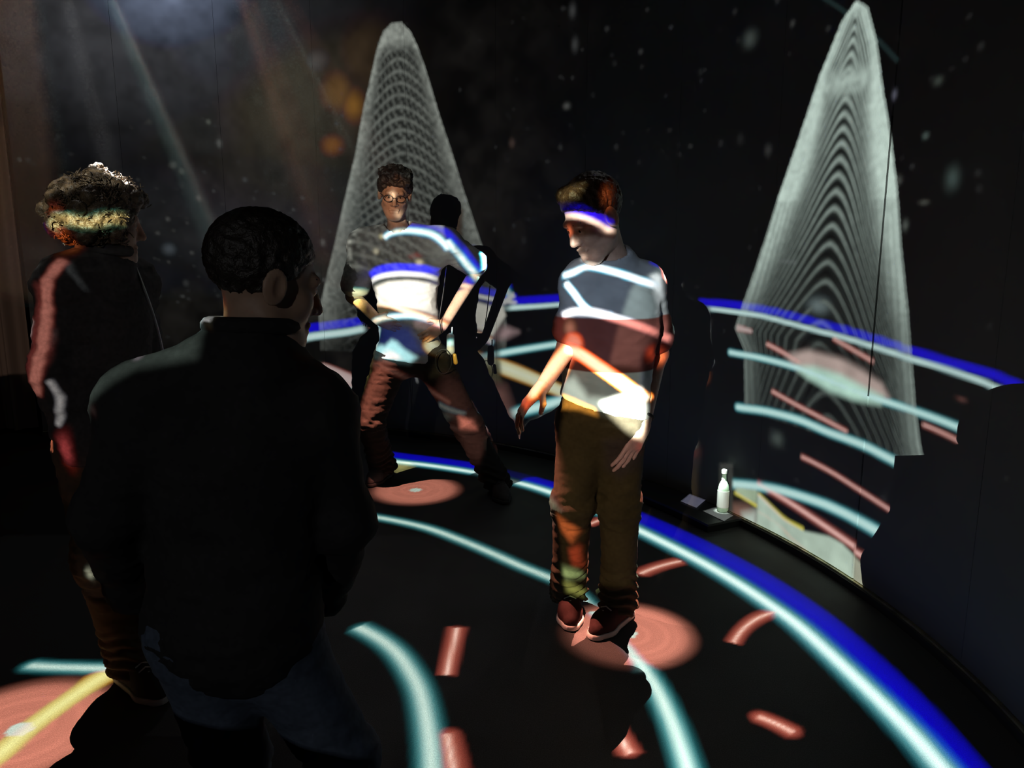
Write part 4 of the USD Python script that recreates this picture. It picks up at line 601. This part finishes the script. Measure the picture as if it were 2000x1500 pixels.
for k in range(900):
    v = unit(cr.normal(size=3)); face = v @ MD[:, 1]
    if (face > .5 and v[2] < .3) or v[2] < -.75: continue
    p = hcen + v * np.array([.132, .138, .112]); ax_ = unit(v * .5 + cr.normal(size=3) * .6); a = unit(np.cross(ax_, v + .01)); b2 = np.cross(ax_, a); t = np.linspace(0, 1, 12); r0 = cr.uniform(.007, .014)
    curls.append(p + ax_ * (t[:, None] - .4) * cr.uniform(.025, .05) + r0 * (np.cos(t * 11)[:, None] * a + np.sin(t * 11)[:, None] * b2))
cv_ = UsdGeom.BasisCurves.Define(stage, path_of('curls', rD[0])); cv_.CreateTypeAttr('linear'); cv_.CreateCurveVertexCountsAttr([12] * len(curls))
cv_.CreatePointsAttr(Vt.Vec3fArray.FromNumpy((np.vstack(curls) - rD[1]).astype(np.float32))); cv_.CreateWidthsAttr([.0034]); cv_.SetWidthsInterpolation('constant')
UsdShade.MaterialBindingAPI.Apply(cv_.GetPrim()).Bind(hair_d); tag(cv_, kind='stuff')
# --- the visitor close to the camera, back turned
yE = 1.55
J = dict(neck=a3(490, 672, yE + .02), sh=[a3(285, 800, yE - .02), a3(612, 815, yE + .06)], elbow=[a3(215, 1010, yE - .04), a3(668, 1020, yE + .06)], wrist=[a3(262, 1165, yE + .18), a3(630, 1170, yE + .22)],
         pelvis=a3(455, 1215, yE + .02), hip=[a3(390, 1240, yE), a3(530, 1240, yE + .02)], knee=[np.array([-.6, 1.58, .44]), np.array([-.37, 1.6, .44])],
         ankle=[np.array([-.62, 1.55, .085]), np.array([-.36, 1.57, .085])], toe=[(-.1, 1), (.25, 1)])
J['hand'] = [(np.array([.3, .7, -.5]), np.array([.8, 0, -.3]), np.array([0, .3, .9]), .6, 1.), (np.array([-.3, .7, -.5]), np.array([-.8, 0, -.3]), np.array([0, .3, .9]), .6, 1.)]
ME = frame((.86, .55), 14, 0)
coat = cloth('dark_coat', (.024, .024, .0245), .15); COLLAR = coat; denim = cloth('blue_denim', (.07, .09, .13), .2)
cl = dict(skin=skin_a, top=coat, top_name='coat', hem=-.12, sleeve=1.92, seed=47, legs=denim, shoes=(cloth('brown_leather', (.06, .04, .03)), dark_rubber), eye=eye_mat, hair=hair_a, ease=.026, fold=.008, size=.97, extra_top=collar)
hc = a3(522, 556, yE + .04)
rE, g = person('dark haired visitor in a dark coat close to the camera, back turned', J, (hc, ME, .98), (.12, 1), cl, .007)
hm = hair_shell(hc, ME, .98, .013, (.09, .08, -.085, -.1))
part(rE, 'hair', wrinkle(hm, .006, 45, 4), hair_a, True)
# --- the photographer, whose shadow falls on the right end of the wall
J = dict(neck=np.array([0.120, -.17, 1.49]), sh=[np.array([-0.005, -.19, 1.41]), np.array([0.275, -.19, 1.42])], elbow=[np.array([-0.015, -.15, 1.14]), np.array([0.275, -.15, 1.14])], wrist=[np.array([-.065, -.05, 1.40]), np.array([.105, -.05, 1.40])],
         pelvis=np.array([0.135, -.2, .93]), hip=[np.array([0.045, -.2, .9]), np.array([0.225, -.2, .9])], knee=[np.array([0.035, -.17, .48]), np.array([0.235, -.17, .48])], ankle=[np.array([0.025, -.2, .085]), np.array([0.245, -.2, .085])], toe=[(-.2, 1), (.2, 1)])
J['hand'] = [(np.array([.3, .0, .9]), np.array([.9, -.1, 0]), np.array([.2, -.9, .2]), .35, 1.), (np.array([-.3, .0, .9]), np.array([-.9, -.1, 0]), np.array([-.2, -.9, .2]), .35, 1.)]
cl = dict(skin=skin_b, top=coat, top_name='jumper', hem=-.05, sleeve=1.9, seed=53, legs=denim, shoes=(cloth('black_leather', (.03, .03, .03)), dark_rubber), eye=eye_mat, hair=hair_b, ease=.022, size=.9)
MP = frame((0.02, 1), 4); hc = np.array([.105, -.17, 1.66])
rP, g = person('photographer behind the camera, whose shadow falls on the right end of the wall', J, (hc, MP, 1.), (0, 1), cl, .009)
part(rP, 'hair', hair_shell(hc, MP, 1., .014), hair_b, True)
ph = thing('phone', 'slim black phone held up in both hands of the photographer', 'phone', (0, -.012, 1.55))
part(ph, 'case', trimesh.creation.box((.074, .008, .152)).apply_translation((0.01, -.012, 1.545)), black_frame, False)
part(ph, 'screen', trimesh.creation.box((.068, .001, .14)).apply_translation((0.01, -.0166, 1.545)), mat('phone_glass', (.01, .01, .012), .05, .5), False)
# ------------------------------------------------------------------ small things by the foot of the wall
STEP_Z = .05
st_ = thing('step', 'low black step along the foot of the curved wall, under the small bottle', 'step', (RC[0] + 3.58 * math.cos(.54), RC[1] + 3.58 * math.sin(.54), 0))
part(st_, 'tread', arc_slab(math.radians(25.6), math.radians(37.5), 3.475, RR - .024, .038, STEP_Z, 14), black_paint, 40)
part(st_, 'riser', arc_slab(math.radians(25.8), math.radians(37.3), 3.485, RR - .03, 0, .038, 14), black_cloth, 40)
by = on_floor(1411, 999, STEP_Z + .002)
bt = thing('bottle', 'small pale green bottle standing on the low step by the curved wall', 'bottle', by)
green = mat('green_glass', (.55, .75, .55), .12, .5, noise=(30, .1)); label_w = mat('white_label', (.78, .79, .76), .6, .3)
part(bt, 'glass_body', lathe([(.001, .003), (.0265, .003), (.027, .006), (.031, .012), (.031, .05), (.029, .13), (.024, .152), (.013, .175), (.0115, .20), (.012, .215), (.001, .217)], by), green, 40)
part(bt, 'label', lathe([(.0314, .028), (.0318, .03), (.0318, .118), (.0305, .12)], by), label_w, 40)
part(bt, 'cap', lathe([(.001, .234), (.012, .234), (.0145, .231), (.0145, .213), (.0125, .212)], by), label_w, 40)
paper = mat('grey_paper', (.3, .3, .3), .8, .2)
def sheet(corners, label):
    c = np.array([on_floor(*q, STEP_Z) for q in corners]); V = np.vstack([c + [0, 0, .0015], c + [0, 0, .004]])
    f = part('/World', 'paper_sheet', (V, np.array([[0, 1, 2], [0, 2, 3], [4, 6, 5], [4, 7, 6], *[x for i in range(4) for x in ([i, i + 4, (i + 1) % 4], [(i + 1) % 4, i + 4, (i + 1) % 4 + 4])]])), paper, False)
    tag(stage.GetPrimAtPath(f[0]), label, 'paper')
sheet([(1329, 980), (1360, 993), (1379, 977), (1347, 965)], 'pale paper sheet on the low step, left of the small bottle')
sheet([(1372, 999), (1414, 1019), (1432, 1008), (1398, 991)], 'pale paper sheet on the low step under the small bottle')
